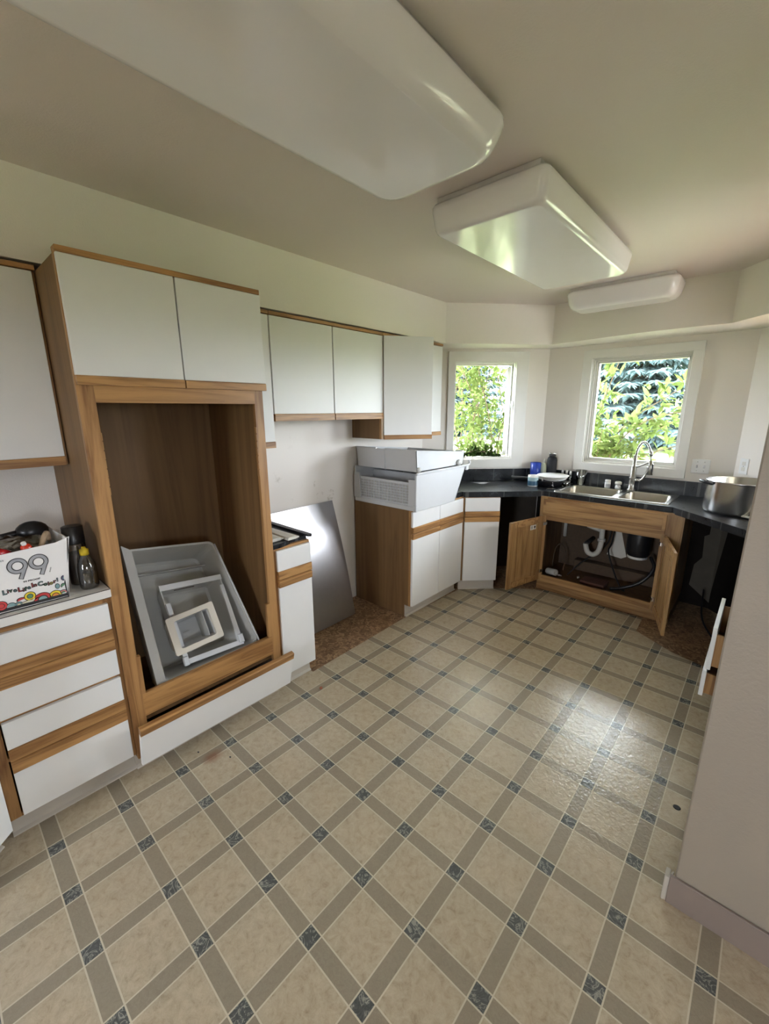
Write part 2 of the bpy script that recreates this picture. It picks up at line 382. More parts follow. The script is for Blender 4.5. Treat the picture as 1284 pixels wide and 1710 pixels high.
# picture window
w2 = sroot('window_2', (.843, 3.87, 0), 0)
b = B(); y0, y1 = -.02, 0
b.box(.316, .392, y0, y1, 1.047, 2.107, .003); b.box(1.122, 1.194, y0, y1, 1.047, 2.107, .003)
b.box(.316, 1.194, y0-.001, y1, 2.035, 2.107, .003); b.box(.316, 1.194, y0-.001, y1, 1.047, 1.122, .003)
b.o('window_casing', M['trim'], w2)
b = B()
for i, (g, ya, yb) in enumerate(((.0, .0, T), (.012, .018, T), (.024, .04, T-.01), (.036, .055, T-.02))):
    x0, x1, z0, z1 = .385+g, 1.140-g, 1.115+g, 2.045-g; e = .0125
    b.box(x0, x0+e, ya, yb, z0, z1, .002); b.box(x1-e, x1, ya, yb, z0, z1, .002); b.box(x0, x1, ya, yb, z0, z0+e, .002); b.box(x0, x1, ya, yb, z1-e, z1, .002)
b.o('window_frame', M['trim'], w2)
b = B(); b.box(.43, 1.095, .07, .075, 1.16, 2.0); b.o('pane', M['pane'], w2)
def plainwin(nm, loc, rz, W, H):
    r_ = sroot(nm, loc, rz); b = B()
    for x in (0, W/2-.02, W-.05): b.box(x, x+.05, .02, .09, 0, H)
    b.box(0, W, .02, .09, 0, .05); b.box(0, W, .02, .09, H-.05, H); b.box(-.07, 0, -.018, 0, -.07, H+.07); b.box(W, W+.07, -.018, 0, -.07, H+.07); b.box(-.07, W+.07, -.019, 0, -.07, 0); b.box(-.07, W+.07, -.019, 0, H, H+.07)
    b.o('window_frame', M['trim'], r_)
plainwin('window_3', (2.34+.304*.7071, 3.87-.304*.7071, 1.135), -45, .598, .905)
plainwin('window_4', (3.18, 2.77, 1.30), -90, .48, .74)
plainwin('added_window_5', (RW[1], -3.62, RW[2]), 180, RW[1]-RW[0], RW[3]-RW[2])  # added unseen window, lets fill daylight in from the rear
plainwin('added_window_6', (5.2, SW[1], SW[2]), -90, SW[1]-SW[0], SW[3]-SW[2])  # added unseen side window, another source of fill daylight

# thin dark panels over the lower walls in the gaps under the counter
b = B(); b.box(.02, 1.18, -.006, 0, 0, .872); o = struct('wall_back_left_lower', b, plain('dark_brown_panel', (.06, .047, .036), .85, var=.2)); o.location = (0, 3.027, 0); o.rotation_euler.z = R(45)
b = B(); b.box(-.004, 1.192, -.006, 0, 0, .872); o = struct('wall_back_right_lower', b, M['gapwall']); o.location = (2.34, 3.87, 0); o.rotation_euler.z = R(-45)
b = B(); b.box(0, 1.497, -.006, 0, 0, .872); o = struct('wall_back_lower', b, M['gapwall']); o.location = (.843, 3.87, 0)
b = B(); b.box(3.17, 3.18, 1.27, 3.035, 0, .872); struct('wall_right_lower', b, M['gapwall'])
# ---------------------------------------------------------------- cabinets
# cabinet frame of reference: x along the face (left to right), y into the cabinet, z up
def strip(b, x0, x1, z0, z1, y=-.019):
    """oak finger-pull strip, slightly proud of the laminate face"""
    b.poly([(x0, y-.006, z0), (x0, y-.006, z1-.004), (x0, y-.001, z1), (x0, 0, z1), (x0, 0, z0)], (x1-x0, 0, 0))
def front(kind, parent, x0, x1, z0, z1, top=0., bot=0., label=None, dy=0., mtx=None):
    """slab front: white laminate, oak pull strip on top or bottom"""
    b = B(); b.box(x0, x1, -.019+dy, -.001+dy, z0+bot, z1-top, .0015)
    o = b.o(kind, M['lam'], parent)
    for a, c in (((z1-top, z1),) if top else ())+(((z0, z0+bot),) if bot else ()):
        b = B(); strip(b, x0, x1, a, c); 
        if dy: bmesh.ops.translate(b.bm, vec=(0, dy, 0), verts=b.bm.verts)
        b.o('wood_pull', M['oak_h'], o)
    return o
def carcass(root, W, D_, z0, z1, mat=None, back=True, top=True, toe=None, toe_mat=None, t=.016, y0=.02):
    b = B(); b.box(0, t, y0, D_, z0, z1); b.box(W-t, W, y0, D_, z0, z1); b.box(t, W-t, y0, D_-.01, z0, z0+t)
    if toe is not None: b.box(0, t, toe, D_, 0, z0); b.box(W-t, W, toe, D_, 0, z0)
    if back: b.box(t, W-t, D_-.01, D_, z0, z1)
    if top: b.box(t, W-t, y0, D_-.01, z1-t, z1)
    b.o('carcass', mat or M['ply'], root)
    if toe is not None:
        b = B(); b.box(0, W, toe-.006, toe, 0, z0+.002)
        b.poly([(0, toe-.006, 0), (0, toe-.02, 0), (0, toe-.018, .004), (0, toe-.008, .012), (0, toe-.006, .03)], (W, 0, 0)); b.o('toe_kick', toe_mat or M['curb'], root)
def frame(root, pieces, y0=0., y1=.02, mv='oak_v', mh='oak_h'):
    b = B()
    for x0, x1, z0, z1 in pieces:
        b.mat(M[mv] if z1-z0 > x1-x0 else M[mh]); b.box(x0-.0005, x1+.0005, y0, y1, z0, z1, .0008)
    b.o('face_frame', None, root)

# 1 drawer base at far left: frame face x=.616
r_ = thing('drawer_cabinet', 'white four-drawer base cabinet with oak pull strips under the cardboard box', 'cabinet', (.616, -.302, 0), 90)
carcass(r_, .435, .60, .10, .876, toe=.055)
frame(r_, [(0, .036, .10, .876), (.405, .435, .10, .876), (.036, .405, .845, .876), (.036, .405, .69, .70), (.036, .405, .505, .53), (.036, .405, .345, .36), (.036, .405, .10, .115)])
front('drawer', r_, .041, .420, .692, .848, bot=.045)
front('drawer', r_, .041, .420, .527, .688, top=.043)
front('drawer', r_, .041, .420, .357, .512, bot=.046)
front('drawer', r_, .041, .420, .112, .352, top=.046)
# angled cabinet at the frame's edge
r_ = thing('corner_cabinet', 'angled white base cabinet cut off by the left edge of the photo', 'cabinet', (.616+.4*.7071+.012, -.302-.4*.7071-.004, 0), 135)
carcass(r_, .40, .35, .10, .876, toe=.055)
frame(r_, [(0, .03, .10, .876), (.39, .40, .10, .876), (.03, .39, .845, .876), (.03, .39, .68, .70), (.03, .39, .10, .115)])
front('drawer', r_, .015, .392, .70, .848, bot=.045); front('door', r_, .015, .392, .085, .69, top=.04)
# counter of the left run
b = B(); P = [(0.012, -1.05), (1.05, -1.05), (1.05, -.74), (.652, -.315), (.652, .131), (.012, .131)]
b.prism(P, .878, .9135)
b.mat(M['lamtop'])
o = b.o('laminate_countertop', M['lamtop']); tag(o, 'off-white laminate countertop above the four drawers', 'countertop')
b = B()
for z in (.9115,):
    b.box(.6515, .6535, -.315, .131, z, z+.0025)
b.box(.6515, .6535, -.315, .131, .878, .8795); b.o('edge_seam', M['seam'], o)
b = B(); b.box(.014, .645, .1285, .1315, .9135, .9155); b.o('end_seam', M['seam'], o)

# upper cabinet far left
def upper(label, y0, W, z0, doors, strips, x=.322, trim=True, side_over=0, cat='cabinet', z1=2.139, group=None):
    r_ = thing('wall_cabinet', label, cat, (x, y0, z0), 90, group)
    H = z1-z0
    b = B(); t = .016; D_ = x-.004
    b.box(0, t, .02, D_, 0, H-.02); b.box(W-t, W, .02, D_, 0, H-.02); b.box(t, W-t, .02, D_, .012, .012+t); b.box(t, W-t, .02, D_, H-.04, H-.02); b.box(t, W-t, D_-.01, D_, .012, H-.02)
    b.o('carcass', M['ply'], r_)
    frame(r_, [(0, .02, .0, H-.02), (W-.02, W, .0, H-.02), (.02, W-.02, 0, .03), (.02, W-.02, H-.05, H-.02)], 0, .02)
    b = B(); b.box(0, W, -.022, .016, H-.018, H, .001); b.o('top_trim', M['oak_h'], r_)
    return r_
r_ = upper('white wall cabinet at the far left edge over the cardboard box', -.80, .931, 1.384, 1, 1)
front('door', r_, .43, .921, .0, .733, bot=.036); front('door', r_, .01, .425, .0, .733, bot=.036)
# tall oven cabinet
r_ = thing('oven_cabinet', 'tall oak and white oven cabinet with a large empty opening', 'cabinet', (.636, .133, 0), 90)
b = B(); W, D_ = .759, .632; t = .014
b.box(0, t, .02, D_, .085, 2.12); b.box(W-t, W, .02, D_, .085, 2.12); b.box(t, W-t, .02, D_, 2.10, 2.12); b.box(t, W-t, .02, D_, 1.665, 1.68)
b.box(t, W-t, .545, .555, .26, 1.665); b.box(t, W-t, .02, .545, .245, .261); b.box(0, t, .07, D_, 0, .085); b.box(W-t, W, .07, D_, 0, .085); b.box(t, W-t, D_-.01, D_, 1.68, 2.1)
b.o('carcass', M['ply'], r_)
frame(r_, [(0, .055, .085, 2.12), (.714, W, .085, 2.12), (.055, .714, 1.632, 1.70), (.055, .714, .277, .388), (.055, .714, .085, .10), (.055, .714, 2.08, 2.12),
           (.055, .068, .388, .572), (.696, .714, .388, .584)])
for x0, x1 in ((.055, .0585), (.7105, .714)):
    b = B()
    for k in range(7):
        z = 1.50-.035*k; b.box(x0, x1, .001, .018, z-.008, z+.022+.002*(k % 2), .001)
    b.o('splintered_notch', M['oak_v'], r_)
front('door', r_, .002, .380, 1.694, 2.119, bot=.033); front('door', r_, .386, .768, 1.694, 2.119, bot=.033)
b = B(); b.box(0, W+.004, -.024, .02, 2.119, 2.139, .001); b.o('top_trim', M['oak_h'], r_)
d_ = front('drawer', r_, .0, .783, .085, .304, top=.037)
pv = Matrix.Translation((0, -.028, .085)); d_.matrix_basis = pv @ Matrix.Rotation(R(13), 4, 'X') @ Matrix.Translation((0, 0, -.085))
b = B(); b.box(.03, .042, -.028, .40, .10, .235); b.box(.717, .729, -.028, .40, .10, .235); b.box(.042, .717, -.028, .40, .10, .108); b.box(.042, .717, .388, .40, .10, .235); db = b.o('drawer_box', M['darkwood'], d_); db.matrix_basis = d_.matrix_basis.inverted()
b = B(); b.box(0, W, .062, .068, 0, .087); b.poly([(0, .062, 0), (0, .046, 0), (0, .05, .006), (0, .06, .014)], (W, 0, 0)); b.o('toe_kick', M['curb'], r_)
# tall narrow upper, mostly hidden
r_ = upper('narrow white wall cabinet squeezed beside the tall oven cabinet', .894, .251, 1.386, 1, 1)
front('door', r_, .004, .249, 0, .731, bot=.036)
# short uppers over the range gap
r_ = upper('short two-door white wall cabinet over the range gap', 1.147, .941, 1.539, 2, 2)
front('door', r_, .004, .463, 0, .578, bot=.042); front('door', r_, .471, .941, 0, .578, bot=.042)
# corner uppers
r_ = upper('white wall cabinet next to the window with one door swung open', 2.090, .752, 1.386, 2, 2)
front('door', r_, .376, .748, 0, .731, bot=.032)
d_ = front('door', r_, 0, .372, 0, .731, bot=.032)
for ob in [d_]: ob.location = (.004, -.019, 0); ob.rotation_euler.z = R(-36.5)
# narrow base
def base_fronts(r_, cols, zt=.862):
    for x0, x1 in cols:
        front('drawer', r_, x0, x1, .699, zt, bot=.045); front('door', r_, x0, x1, .103, .693, top=.042)
r_ = thing('base_cabinet', 'narrow white base cabinet between tall oven cabinet and steel sheet', 'cabinet', (.616, .893, 0), 90)
carcass(r_, .252, .60, .10, .876, toe=.06); frame(r_, [(0, .025, .10, .876), (.232, .252, .10, .876), (.025, .232, .85, .876), (.025, .232, .68, .71), (.025, .232, .10, .115)])
base_fronts(r_, [(.022, .246)])
b = B(); b.box(.012, .60, .895, 1.140, .876, .902, .002); b.poly([(.60, .895, .876), (.63, .895, .876), (.63, .95, .876), (.615, 1.0, .876), (.60, 1.03, .876)], (0, 0, .024))
b.poly([(.05, 1.118, .902), (.64, 1.118, .902), (.655, 1.135, .902), (.64, 1.150, .902), (.05, 1.150, .902)], (0, 0, .012))
o = b.o('tile_countertop', M['slate']); tag(o, 'broken black tile countertop piece on the narrow cabinet', 'countertop')
for i, (y, x1, a, lab) in enumerate(((.985, .625, 1.5, 'beige painted trim board nearer the range gap, lying on broken black tile'), (.930, .585, -1.0, 'beige trim board tucked nearer the tall cabinet, lying on broken black tile'))):
    b = B(); b.poly([(0, 0, 0), (0, .05, 0), (0, .075, .004), (0, .075, .010), (0, .045, .016), (0, .006, .016), (0, 0, .010)], (.50, 0, 0))
    o = b.o('trim_board', M['offwhite']); o.location = (x1-.5, y, .9025); o.rotation_euler.z = R(a); tag(o, lab, 'trim board', 'trim boards on the broken counter')
# steel sheet
b = B(); rows = []
for k in range(13):
    t = k/12; z = .005+.90*t; x = .245-.225*t + .018*math.sin(t*math.pi)
    rows.append([(x+.006*math.sin(3*u+2*t), 1.275+.575*u-.006*t, z+.004*u) for u in [j/10 for j in range(11)]])
b.loft(rows, smooth=True, closed=False)
o = b.o('steel_sheet', M['steel']); tag(o, 'scuffed stainless steel sheet leaning against the wall in the range gap', 'metal sheet')
so = o.modifiers.new('s', 'SOLIDIFY'); so.thickness = .002; so.offset = 0
es = o.modifiers.new('e', 'EDGE_SPLIT'); es.split_angle = R(40)
# base 2
r_ = thing('base_cabinet', 'white two-door base cabinet with brown side panel under the fridge drawers', 'cabinet', (.616, 2.089, 0), 90)
carcass(r_, .704, .60, .10, .872, toe=.055); frame(r_, [(0, .02, .10, .872), (.70, .704, .10, .872), (.02, .70, .845, .872), (.02, .70, .68, .71), (.02, .70, .10, .115), (.345, .36, .10, .87)])
base_fronts(r_, [(.003, .350), (.354, .700)])
# chamfer base
r_ = thing('base_cabinet', 'narrow angled white base cabinet left of the dark dishwasher gap', 'cabinet', (.618, 2.797, 0), 45)
carcass(r_, .330, .28, .10, .872, toe=.05); frame(r_, [(0, .022, .10, .872), (.322, .330, .10, .872), (.022, .322, .85, .872), (.022, .322, .68, .71), (.022, .322, .10, .115)])
base_fronts(r_, [(.024, .328)])
# sink base, hickory
r_ = thing('sink_cabinet', 'knotty hickory sink cabinet with both doors open', 'cabinet', (1.112, 3.273, 0), 0)
W = 1.03; t = .014
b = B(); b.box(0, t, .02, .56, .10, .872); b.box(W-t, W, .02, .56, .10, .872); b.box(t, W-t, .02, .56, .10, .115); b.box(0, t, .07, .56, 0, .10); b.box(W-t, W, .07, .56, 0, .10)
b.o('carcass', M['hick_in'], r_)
b = B(); b.box(W, W+.006, .005, .56, .10, .872); b.o('side_panel', M['hick_v'], r_)
b = B(); b.box(t, W-t, .548, .555, .115, .70); b.o('back_panel', M['darkwood'], r_)
b = B(); b.prism([(.52, .546), (.60, .546), (.66, .546)], 0, .001); b.bm.clear(); b.poly([(.44, .5475, .30), (.56, .5475, .285), (.60, .5475, .31), (.53, .5475, .56), (.50, .5475, .58)], (0, -.001, 0)); b.o('pale_patch', M['wall'], r_)  # pale patch on the back panel, in the wall colour
frame(r_, [(0, .058, .10, .872), (.908, W, .10, .872), (.058, .908, .67, .72), (.058, .908, .845, .872), (.058, .908, .10, .158)], 0, .02, 'hick_v', 'hick_h')
b = B(); b.box(.033, .932, -.02, -.001, .712, .855, .004, 2); b.o('false_front', M['hick_h'], r_)
b = B(); b.box(.055, .910, -.024, -.02, .735, .832, .004, 2); b.o('raised_panel', M['hick_h'], r_)
b = B(); b.box(0, W, .064, .07, 0, .102); b.o('toe_kick', M['hick_h'], r_)
def pdoor(r_, hx, ang, sgn, W=.425, z0=.112, z1=.70):
    m_ = Matrix.Translation((hx, -.004, 0)) @ Matrix.Rotation(ang, 4, 'Z')
    b = B(); a, c = (0, W) if sgn > 0 else (-W, 0); f = .055
    b.box(a, a+f, -.02, 0, z0, z1, .002, mtx=m_); b.box(c-f, c, -.02, 0, z0, z1, .002, mtx=m_)
    b.box(a+f, c-f, -.014, -.006, z0+f-.005, z1-f+.005, mtx=m_); b.box(a+f+.03, c-f-.03, -.020, -.004, z0+f+.03, z1-f-.03, .004, mtx=m_)
    d = b.o('door', M['hick_v'], r_)
    b = B(); b.box(a+f, c-f, -.02, 0, z0, z0+f, .002, mtx=m_); b.o('bottom_rail', M['hick_h'], d); b = B(); b.box(a+f, c-f, -.02, 0, z1-f, z1, .002, mtx=m_); b.o('top_rail', M['hick_h'], d)
    for z in (z0+.07, z1-.08):
        b = B(); x = .02*sgn; b.box(min(x, x-.05*sgn), max(x, x-.05*sgn), .0005, .018, z, z+.03, .003, mtx=m_); b.o('hinge', M['chrome'], d)
    return d, m_
dl, ml = pdoor(r_, .040, R(-104), 1)
b = B(); b.box(.10, .175, 0.001, .002, .60, .64, mtx=ml); b.o('warning_sticker', M['white'], dl)
b = B(); b.lathe([(.011, 0), (.011, .0006)], (0, 0, 0), 16, mtx=ml @ Matrix.Translation((.118, .0021, .622)) @ Matrix.Rotation(R(-90), 4, 'X'))
for k in range(4): b.box(.142, .168, .0021, .0026, .609+.007*k, .612+.007*k, mtx=ml)
b.box(.112, .125, .0021, .0026, .604, .608, mtx=ml); b.o('sticker_print', M['ink'], dl)
pdoor(r_, .928, R(74+33), -1)

# slate counter with the sink cut out
b = B(); b.prism([(.012, 2.64), (.60, 2.64), (.61, 2.80), (.622, 2.806), (1.121, 3.302), (2.063, 3.302), (2.482, 2.883), (2.60, 2.78), (2.60, 1.27), (3.17, 1.27), (3.17, 3.02), (2.33, 3.858), (.85, 3.858), (.012, 3.02)], .874, .914)
ct = b.o('slate_countertop', M['slate']); tag(ct, 'black slate tile countertop wrapping around the bay under both windows', 'countertop')
b = B(); b.box(1.215, 1.635, 3.36, 3.755, .8, 1.0); b.box(1.675, 2.00, 3.36, 3.755, .8, 1.0); cut = b.o('cut', M['slate'])
bo = ct.modifiers.new('b', 'BOOLEAN'); bo.object = cut; bo.operation = 'DIFFERENCE'; bo.solver = 'EXACT'
bpy.context.view_layer.update()
me = bpy.data.meshes.new_from_object(ct.evaluated_get(bpy.context.evaluated_depsgraph_get())); ct.modifiers.clear(); ct.data = me; bpy.data.objects.remove(cut)
b = B(); s2 = .7071
def edge_strip(p, q, z0, z1, t, side):
    p, q = Vector(p), Vector(q); d = (q-p).normalized(); n = Vector((d.y, -d.x))*t*side
    b.poly([(p.x, p.y, z0), (q.x, q.y, z0), (q.x+n.x, q.y+n.y, z0), (p.x+n.x, p.y+n.y, z0)], (0, 0, z1-z0))
edge_strip((.622, 2.806), (1.121, 3.302), .866, .9135, .006, 1); edge_strip((1.121, 3.302), (2.063, 3.302), .866, .9135, .006, 1); edge_strip((2.063, 3.302), (2.60, 2.765), .866, .9135, .006, 1)
b.o('counter_edge', M['slate'], ct)
for p_, q_, l_ in (((.014, 3.041), (.842, 3.869), 'black slate backsplash strip under the small bay window'), ((.868, 3.8695), (2.315, 3.8695), 'black slate backsplash strip under the large window behind the sink'), ((2.341, 3.869), (3.165, 3.045), 'black slate backsplash strip behind the stockpot on the right')):
    b = B(); edge_strip(p_, q_, .914, 1.030, .018, 1); o = b.o('backsplash', M['slate']); tag(o, l_, 'backsplash', 'slate backsplash strips')
# sink
r_ = thing('kitchen_sink', 'double-bowl stainless steel sink set in the slate counter', 'sink', (1.61, 3.58, .914))
b = B(); z = .9145
def ring(x0, x1, y0, y1, z0, z1):
    b.loft([rrect(x0, x1, y0, y1, .03, z0), rrect(x0+.004, x1-.004, y0+.004, y1-.004, .028, z1)], smooth=True)
b.loft([rrect(1.185, 2.030, 3.330, 3.845, .03, z), rrect(1.186, 2.029, 3.331, 3.844, .03, z+.004), rrect(1.192, 2.023, 3.337, 3.838, .026, z+.006)], smooth=True)
for bx in ((1.215, 1.635), (1.675, 2.00)):
    x0, x1 = bx; y0, y1 = 3.36, 3.755
    L = [rrect(x0, x1, y0, y1, .0005, z+.006), rrect(x0+.003, x1-.003, y0+.003, y1-.003, .05, z+.005), rrect(x0+.008, x1-.008, y0+.008, y1-.008, .05, z-.004), rrect(x0+.014, x1-.014, y0+.014, y1-.014, .05, z-.14), rrect(x0+.05, x1-.05, y0+.05, y1-.05, .04, z-.17)]
    b.loft(L, cap1=True, smooth=True)
zt = z+.0058
for q in ((1.192, 2.023, 3.337, 3.36), (1.192, 2.023, 3.755, 3.838), (1.192, 1.215, 3.36, 3.755), (2.0, 2.023, 3.36, 3.755), (1.635, 1.675, 3.36, 3.755)):
    b.poly([(q[0], q[2], zt), (q[1], q[2], zt), (q[1], q[3], zt), (q[0], q[3], zt)], (0, 0, .0004))
b.o('basin', M['sinksteel'], r_, world=True)
for x in (1.425, 1.84):
    b = B(); b.lathe([(.045, 0), (.045, .003), (.03, .003), (.028, .001)], (x, 3.56, z-.1695), 20); b.o('drain', M['chrome'], r_, world=True)
# faucet
r_ = thing('kitchen_faucet', 'tall spring-neck pull-down faucet behind the sink', 'faucet', (1.680, 3.80, .921))
b = B(); b.lathe([(.032, 0), (.032, .008), (.024, .012), (.024, .10), (.027, .102), (.027, .112), (.021, .115), (.021, .20), (.017, .205), (.013, .21), (.013, .30)], (1.680, 3.80, .921), 20); b.o('post', M['faucet'], r_, world=True)
b = B(); arc = smooth_curve([(1.683, 3.80, 1.20), (1.689, 3.797, 1.262), (1.706, 3.793, 1.310), (1.734, 3.79, 1.334), (1.764, 3.785, 1.312), (1.788, 3.78, 1.262), (1.797, 3.778, 1.215)], 8); b.tube(arc, .0055, 8); b.o('hose', M['blackmatte'], r_, world=True)
b = B(); n = 34; hel = []
L_ = len(arc)-1
for k in range(n*10+1):
    t = k/(n*10)*L_; i = min(int(t), L_-1); p = arc[i].lerp(arc[i+1], t-i); d = (arc[min(i+1, L_)]-arc[i]).normalized(); a = Vector((0, 1, 0)); c = d.cross(a).normalized(); a = c.cross(d)
    an = 2*math.pi*k/10; hel.append(p+(a*math.cos(an)+c*math.sin(an))*.0085)
b.tube(hel, .0016, 5); b.o('spring', M['chrome'], r_, world=True)
b = B(); b.tube([(1.790, 3.778, 1.262), (1.797, 3.778, 1.238), (1.799, 3.777, 1.222)], [.013, .015, .012], 14); b.tube([(1.799, 3.777, 1.23), (1.801, 3.776, 1.17)], .006, 8)
b.tube([(1.802, 3.776, 1.185), (1.803, 3.776, 1.13), (1.807, 3.775, 1.066)], [.013, .016, .021], 16); b.o('spray_head', M['faucet'], r_, world=True)
b = B(); b.box(1.809, 1.8245, 3.765, 3.785, 1.085, 1.16, .004); b.o('spray_button', M['black'], r_, world=True)
b = B(); b.tube(smooth_curve([(1.690, 3.798, 1.122), (1.72, 3.79, 1.130), (1.765, 3.78, 1.155), (1.797, 3.776, 1.172)], 5), .0065, 8); b.lathe([(.021, 0), (.021, .012)], (1.68, 3.8, 1.116), 16); b.o('support_arm', M['faucet'], r_, world=True)
b = B(); b.tube([(1.690, 3.795, 1.016), (1.748, 3.782, 1.014)], .013, 14); b.tube(smooth_curve([(1.745, 3.78, 1.016), (1.764, 3.775, 1.038), (1.783, 3.77, 1.08), (1.790, 3.765, 1.145)], 5), [.008]*15+[.006], 8); b.o('handle', M['chrome'], r_, world=True)

# open drawer unit on the far right, half hidden by the wall end
r_ = thing('base_cabinet', 'white-fronted base cabinet mostly hidden behind the right wall end', 'cabinet', (2.52, 2.60, 0), -90)
carcass(r_, 1.32, .60, .10, .872, toe=.06)
d_ = front('drawer', r_, .004, .45, .345, .572, dy=-.055); b = B(); b.box(.012, .43, -.056, .30, .36, .375); b.box(.008, .02, -.056, .30, .36, .53); b.box(.42, .432, -.056, .3, .36, .53); b.o('drawer_box', M['oak_v'], d_)
d_ = front('drawer', r_, .004, .45, .195, .335, dy=-.065); b = B(); b.box(.012, .43, -.066, .30, .205, .215); b.box(.008, .02, -.066, .30, .205, .315); b.box(.42, .432, -.066, .3, .205, .315); b.o('drawer_box', M['oak_v'], d_)
front('drawer', r_, .004, .45, .60, .862); front('door', r_, .455, 1.31, .103, .862)

# ceiling light fixtures ----------------------------------------------
def fixture(label, x0, x1, y0, y1, group='wraparound ceiling lights', rise=.125, pan_in=.03, rr=.05, square=False):
    cx, cy = (x0+x1)/2, (y0+y1)/2
    r_ = thing('ceiling_light', label, 'ceiling light', (cx, cy, HC), 0, group)
    b = B(); b.box(x0+pan_in, x1-pan_in, y0+.012, y1-.012, HC-.035, HC-.0005, .003); b.o('mounting_pan', M['pan'], r_, world=True)
    b = B(); zt = HC-.018; zb = HC-rise
    pr = [(.006, zt-.004, rr), (.0, zt-.016, rr), (.0, zt-.03, rr), (.012, zb+.042, rr), (.024, zb+.018, rr), (.040, zb+.006, rr*.8), (.062, zb, rr*.6)]
    if square: pr = [(.006, zt-.004, rr), (.0, zt-.014, rr), (.0, zt-.03, rr), (.010, zb+.026, rr), (.016, zb+.012, rr), (.025, zb+.004, rr), (.036, zb, rr*.9)]
    L = [rrect(x0+i, x1-i, y0+i*1.0, y1-i*1.0, max(r, .01), z, 7) for i, z, r in pr]
    b.loft(L, cap1=True, smooth=True)
    o = b.o('lens', M['lens'], r_, world=True)
    for f in o.data.polygons:
        if len(f.vertices) > 4: f.use_smooth = False
    so = o.modifiers.new('s', 'SOLIDIFY'); so.thickness = .003; so.offset = -1
    return r_
fixture('largest ceiling light, white curved lens, nearest the camera', 1.275, 1.785, -.115, 1.105, rr=.09)
fixture('middle ceiling light with a square-ended white lens', 1.275, 1.785, 1.365, 2.575, rr=.035, rise=.138, square=True)
fixture('small crosswise ceiling light nearest the window', 1.205, 1.920, 3.165, 3.44, rise=.148, rr=.06)

# switch plate and outlet
def plate(name, label, cat, loc, rz, W, H, n, kind):
    r_ = thing(name, label, cat, loc, rz); b = B(); b.box(-W/2, W/2, -.007, 0, -H/2, H/2, .003, 2); b.o('cover_plate', M['white'], r_)
    for k in range(n):
        x = (k-(n-1)/2)*.046
        if kind == 'duplex':
            for z in (.02, -.02):
                b = B(); b.box(x-.015, x+.015, -.009, -.006, z-.014, z+.014, .003); b.o('receptacle', M['offwhite'], r_)
        else:
            b = B(); b.box(x-.006, x+.006, -.016, -.006, -.012, .012, .002); b.o('toggle', M['faucet'], r_)
        for z in ((0,) if kind == 'duplex' else (.035, -.035)):
            b = B(); b.ball((x, -.007, z), .0035); b.o('screw', M['faucet'], r_)
plate('light_switch', 'white double switch plate right of the picture window', 'switch', (2.130, 3.870, 1.157), 0, .118, .112, 2, 'toggle')
plate('wall_outlet', 'narrow white outlet plate above the stockpot', 'outlet', (2.34+.078*s2, 3.87-.078*s2, 1.185), -45, .070, .115, 1, 'duplex')
# ---------------------------------------------------------------- fridge drawers stacked on the base cabinet
r_ = thing('refrigerator_drawer', 'lower white freezer drawer with a lattice front, bottom of the stack', 'drawer', (.35, 2.34, .874), 0)
b = B(); t = .006
x0, x1, y0, y1, yt = .035, .672, 2.084, 2.600, 2.745; z0, zn, zr = .876, 1.085, 1.150
b.poly([(x0, y0, z0), (x1-.02, y0, z0), (x1-.02, y1, z0), (x0, y1, z0)], (0, 0, t))
for x, d in ((x0, t), (x1-.004, -t)):
    b.poly([(x, y0, z0), (x, y1, z0), (x, yt, zr), (x, y0, zr)], (d, 0, 0))
b.poly([(x0, y1, z0), (x1-.004, y1, z0), (x1-.004, yt, zr), (x0, yt, zr)], (0, -t, 0))
b.box(x0, x1-.004, y0, y0+t, z0, z0+.045); b.box(x0, x1, y0, y0+t, zn-.02, zn)
b.o('body', M['bin'], r_, world=True)
b = B(); b.box(.10, .60, y0+.004, y0+.007, z0+.045, zn-.02); b.o('front_panel', M['bin_grey'], r_, world=True)
b = B()
for k in range(18): x = .10+.50*k/17; b.box(x-.0016, x+.0016, y0-.004, y0+.004, z0+.045, zn-.018)
for k in range(8): z = z0+.045+.147*k/7; b.box(.10, .60, y0-.005, y0+.004, z-.0025, z+.0025)
b.o('lattice', M['bin'], r_, world=True)
b = B()
for xa, xb in ((x0-.004, .10), (.60, x1+.004)):
    b.poly([(xa, y0-.012, z0+.035), (xb, y0-.012, z0+.035), (xb-.006, y0-.014, zr-.04), (xa+.006, y0-.014, zr-.04)], (0, .014, 0))
b.box(x1-.010, x1+.008, y0-.016, y0+.006, z0-.0, zr-.005, .004); b.box(x1-.02, x1+.012, y0-.02, y0, z0, z0+.05, .004); b.box(x0-.006, x0+.01, y0-.006, y0+.02, z0+.04, zr+.01, .004)
b.box(x0, x1+.006, y0-.010, y0+.002, z0, z0+.036, .004)
b.o('corner_posts', M['bin'], r_, world=True)
b = B()
b.box(x1-.008, x1+.012, y0-.01, yt+.03, zr-.004, zr+.012, .004); b.box(x0-.012, x0+.006, y0, yt, zr-.004, zr+.012, .004); b.box(x0, x1, yt-.008, yt+.012, zr-.004, zr+.01, .003)
b.tube(smooth_curve([(x1, yt+.02, zr+.004), (x1, yt+.045, zr+.010), (x1, yt+.055, zr+.030), (x1, yt+.040, zr+.036)], 4), .009, 8)
b.box(x1-.01, x1+.008, yt-.01, yt+.03, zr-.035, zr, .004); b.o('rim_rail', M['bin'], r_, world=True)
b = B(); b.box(.30, .31, y0+.02, yt-.05, z0+.10, z0+.115); b.poly([(x0, y0+.20, zn-.05), (x1-.01, y0+.20, zn-.05), (x1-.01, y0+.21, zn+.03), (x0, y0+.21, zn+.03)], (0, .004, 0)); b.o('divider', M['bin'], r_, world=True)
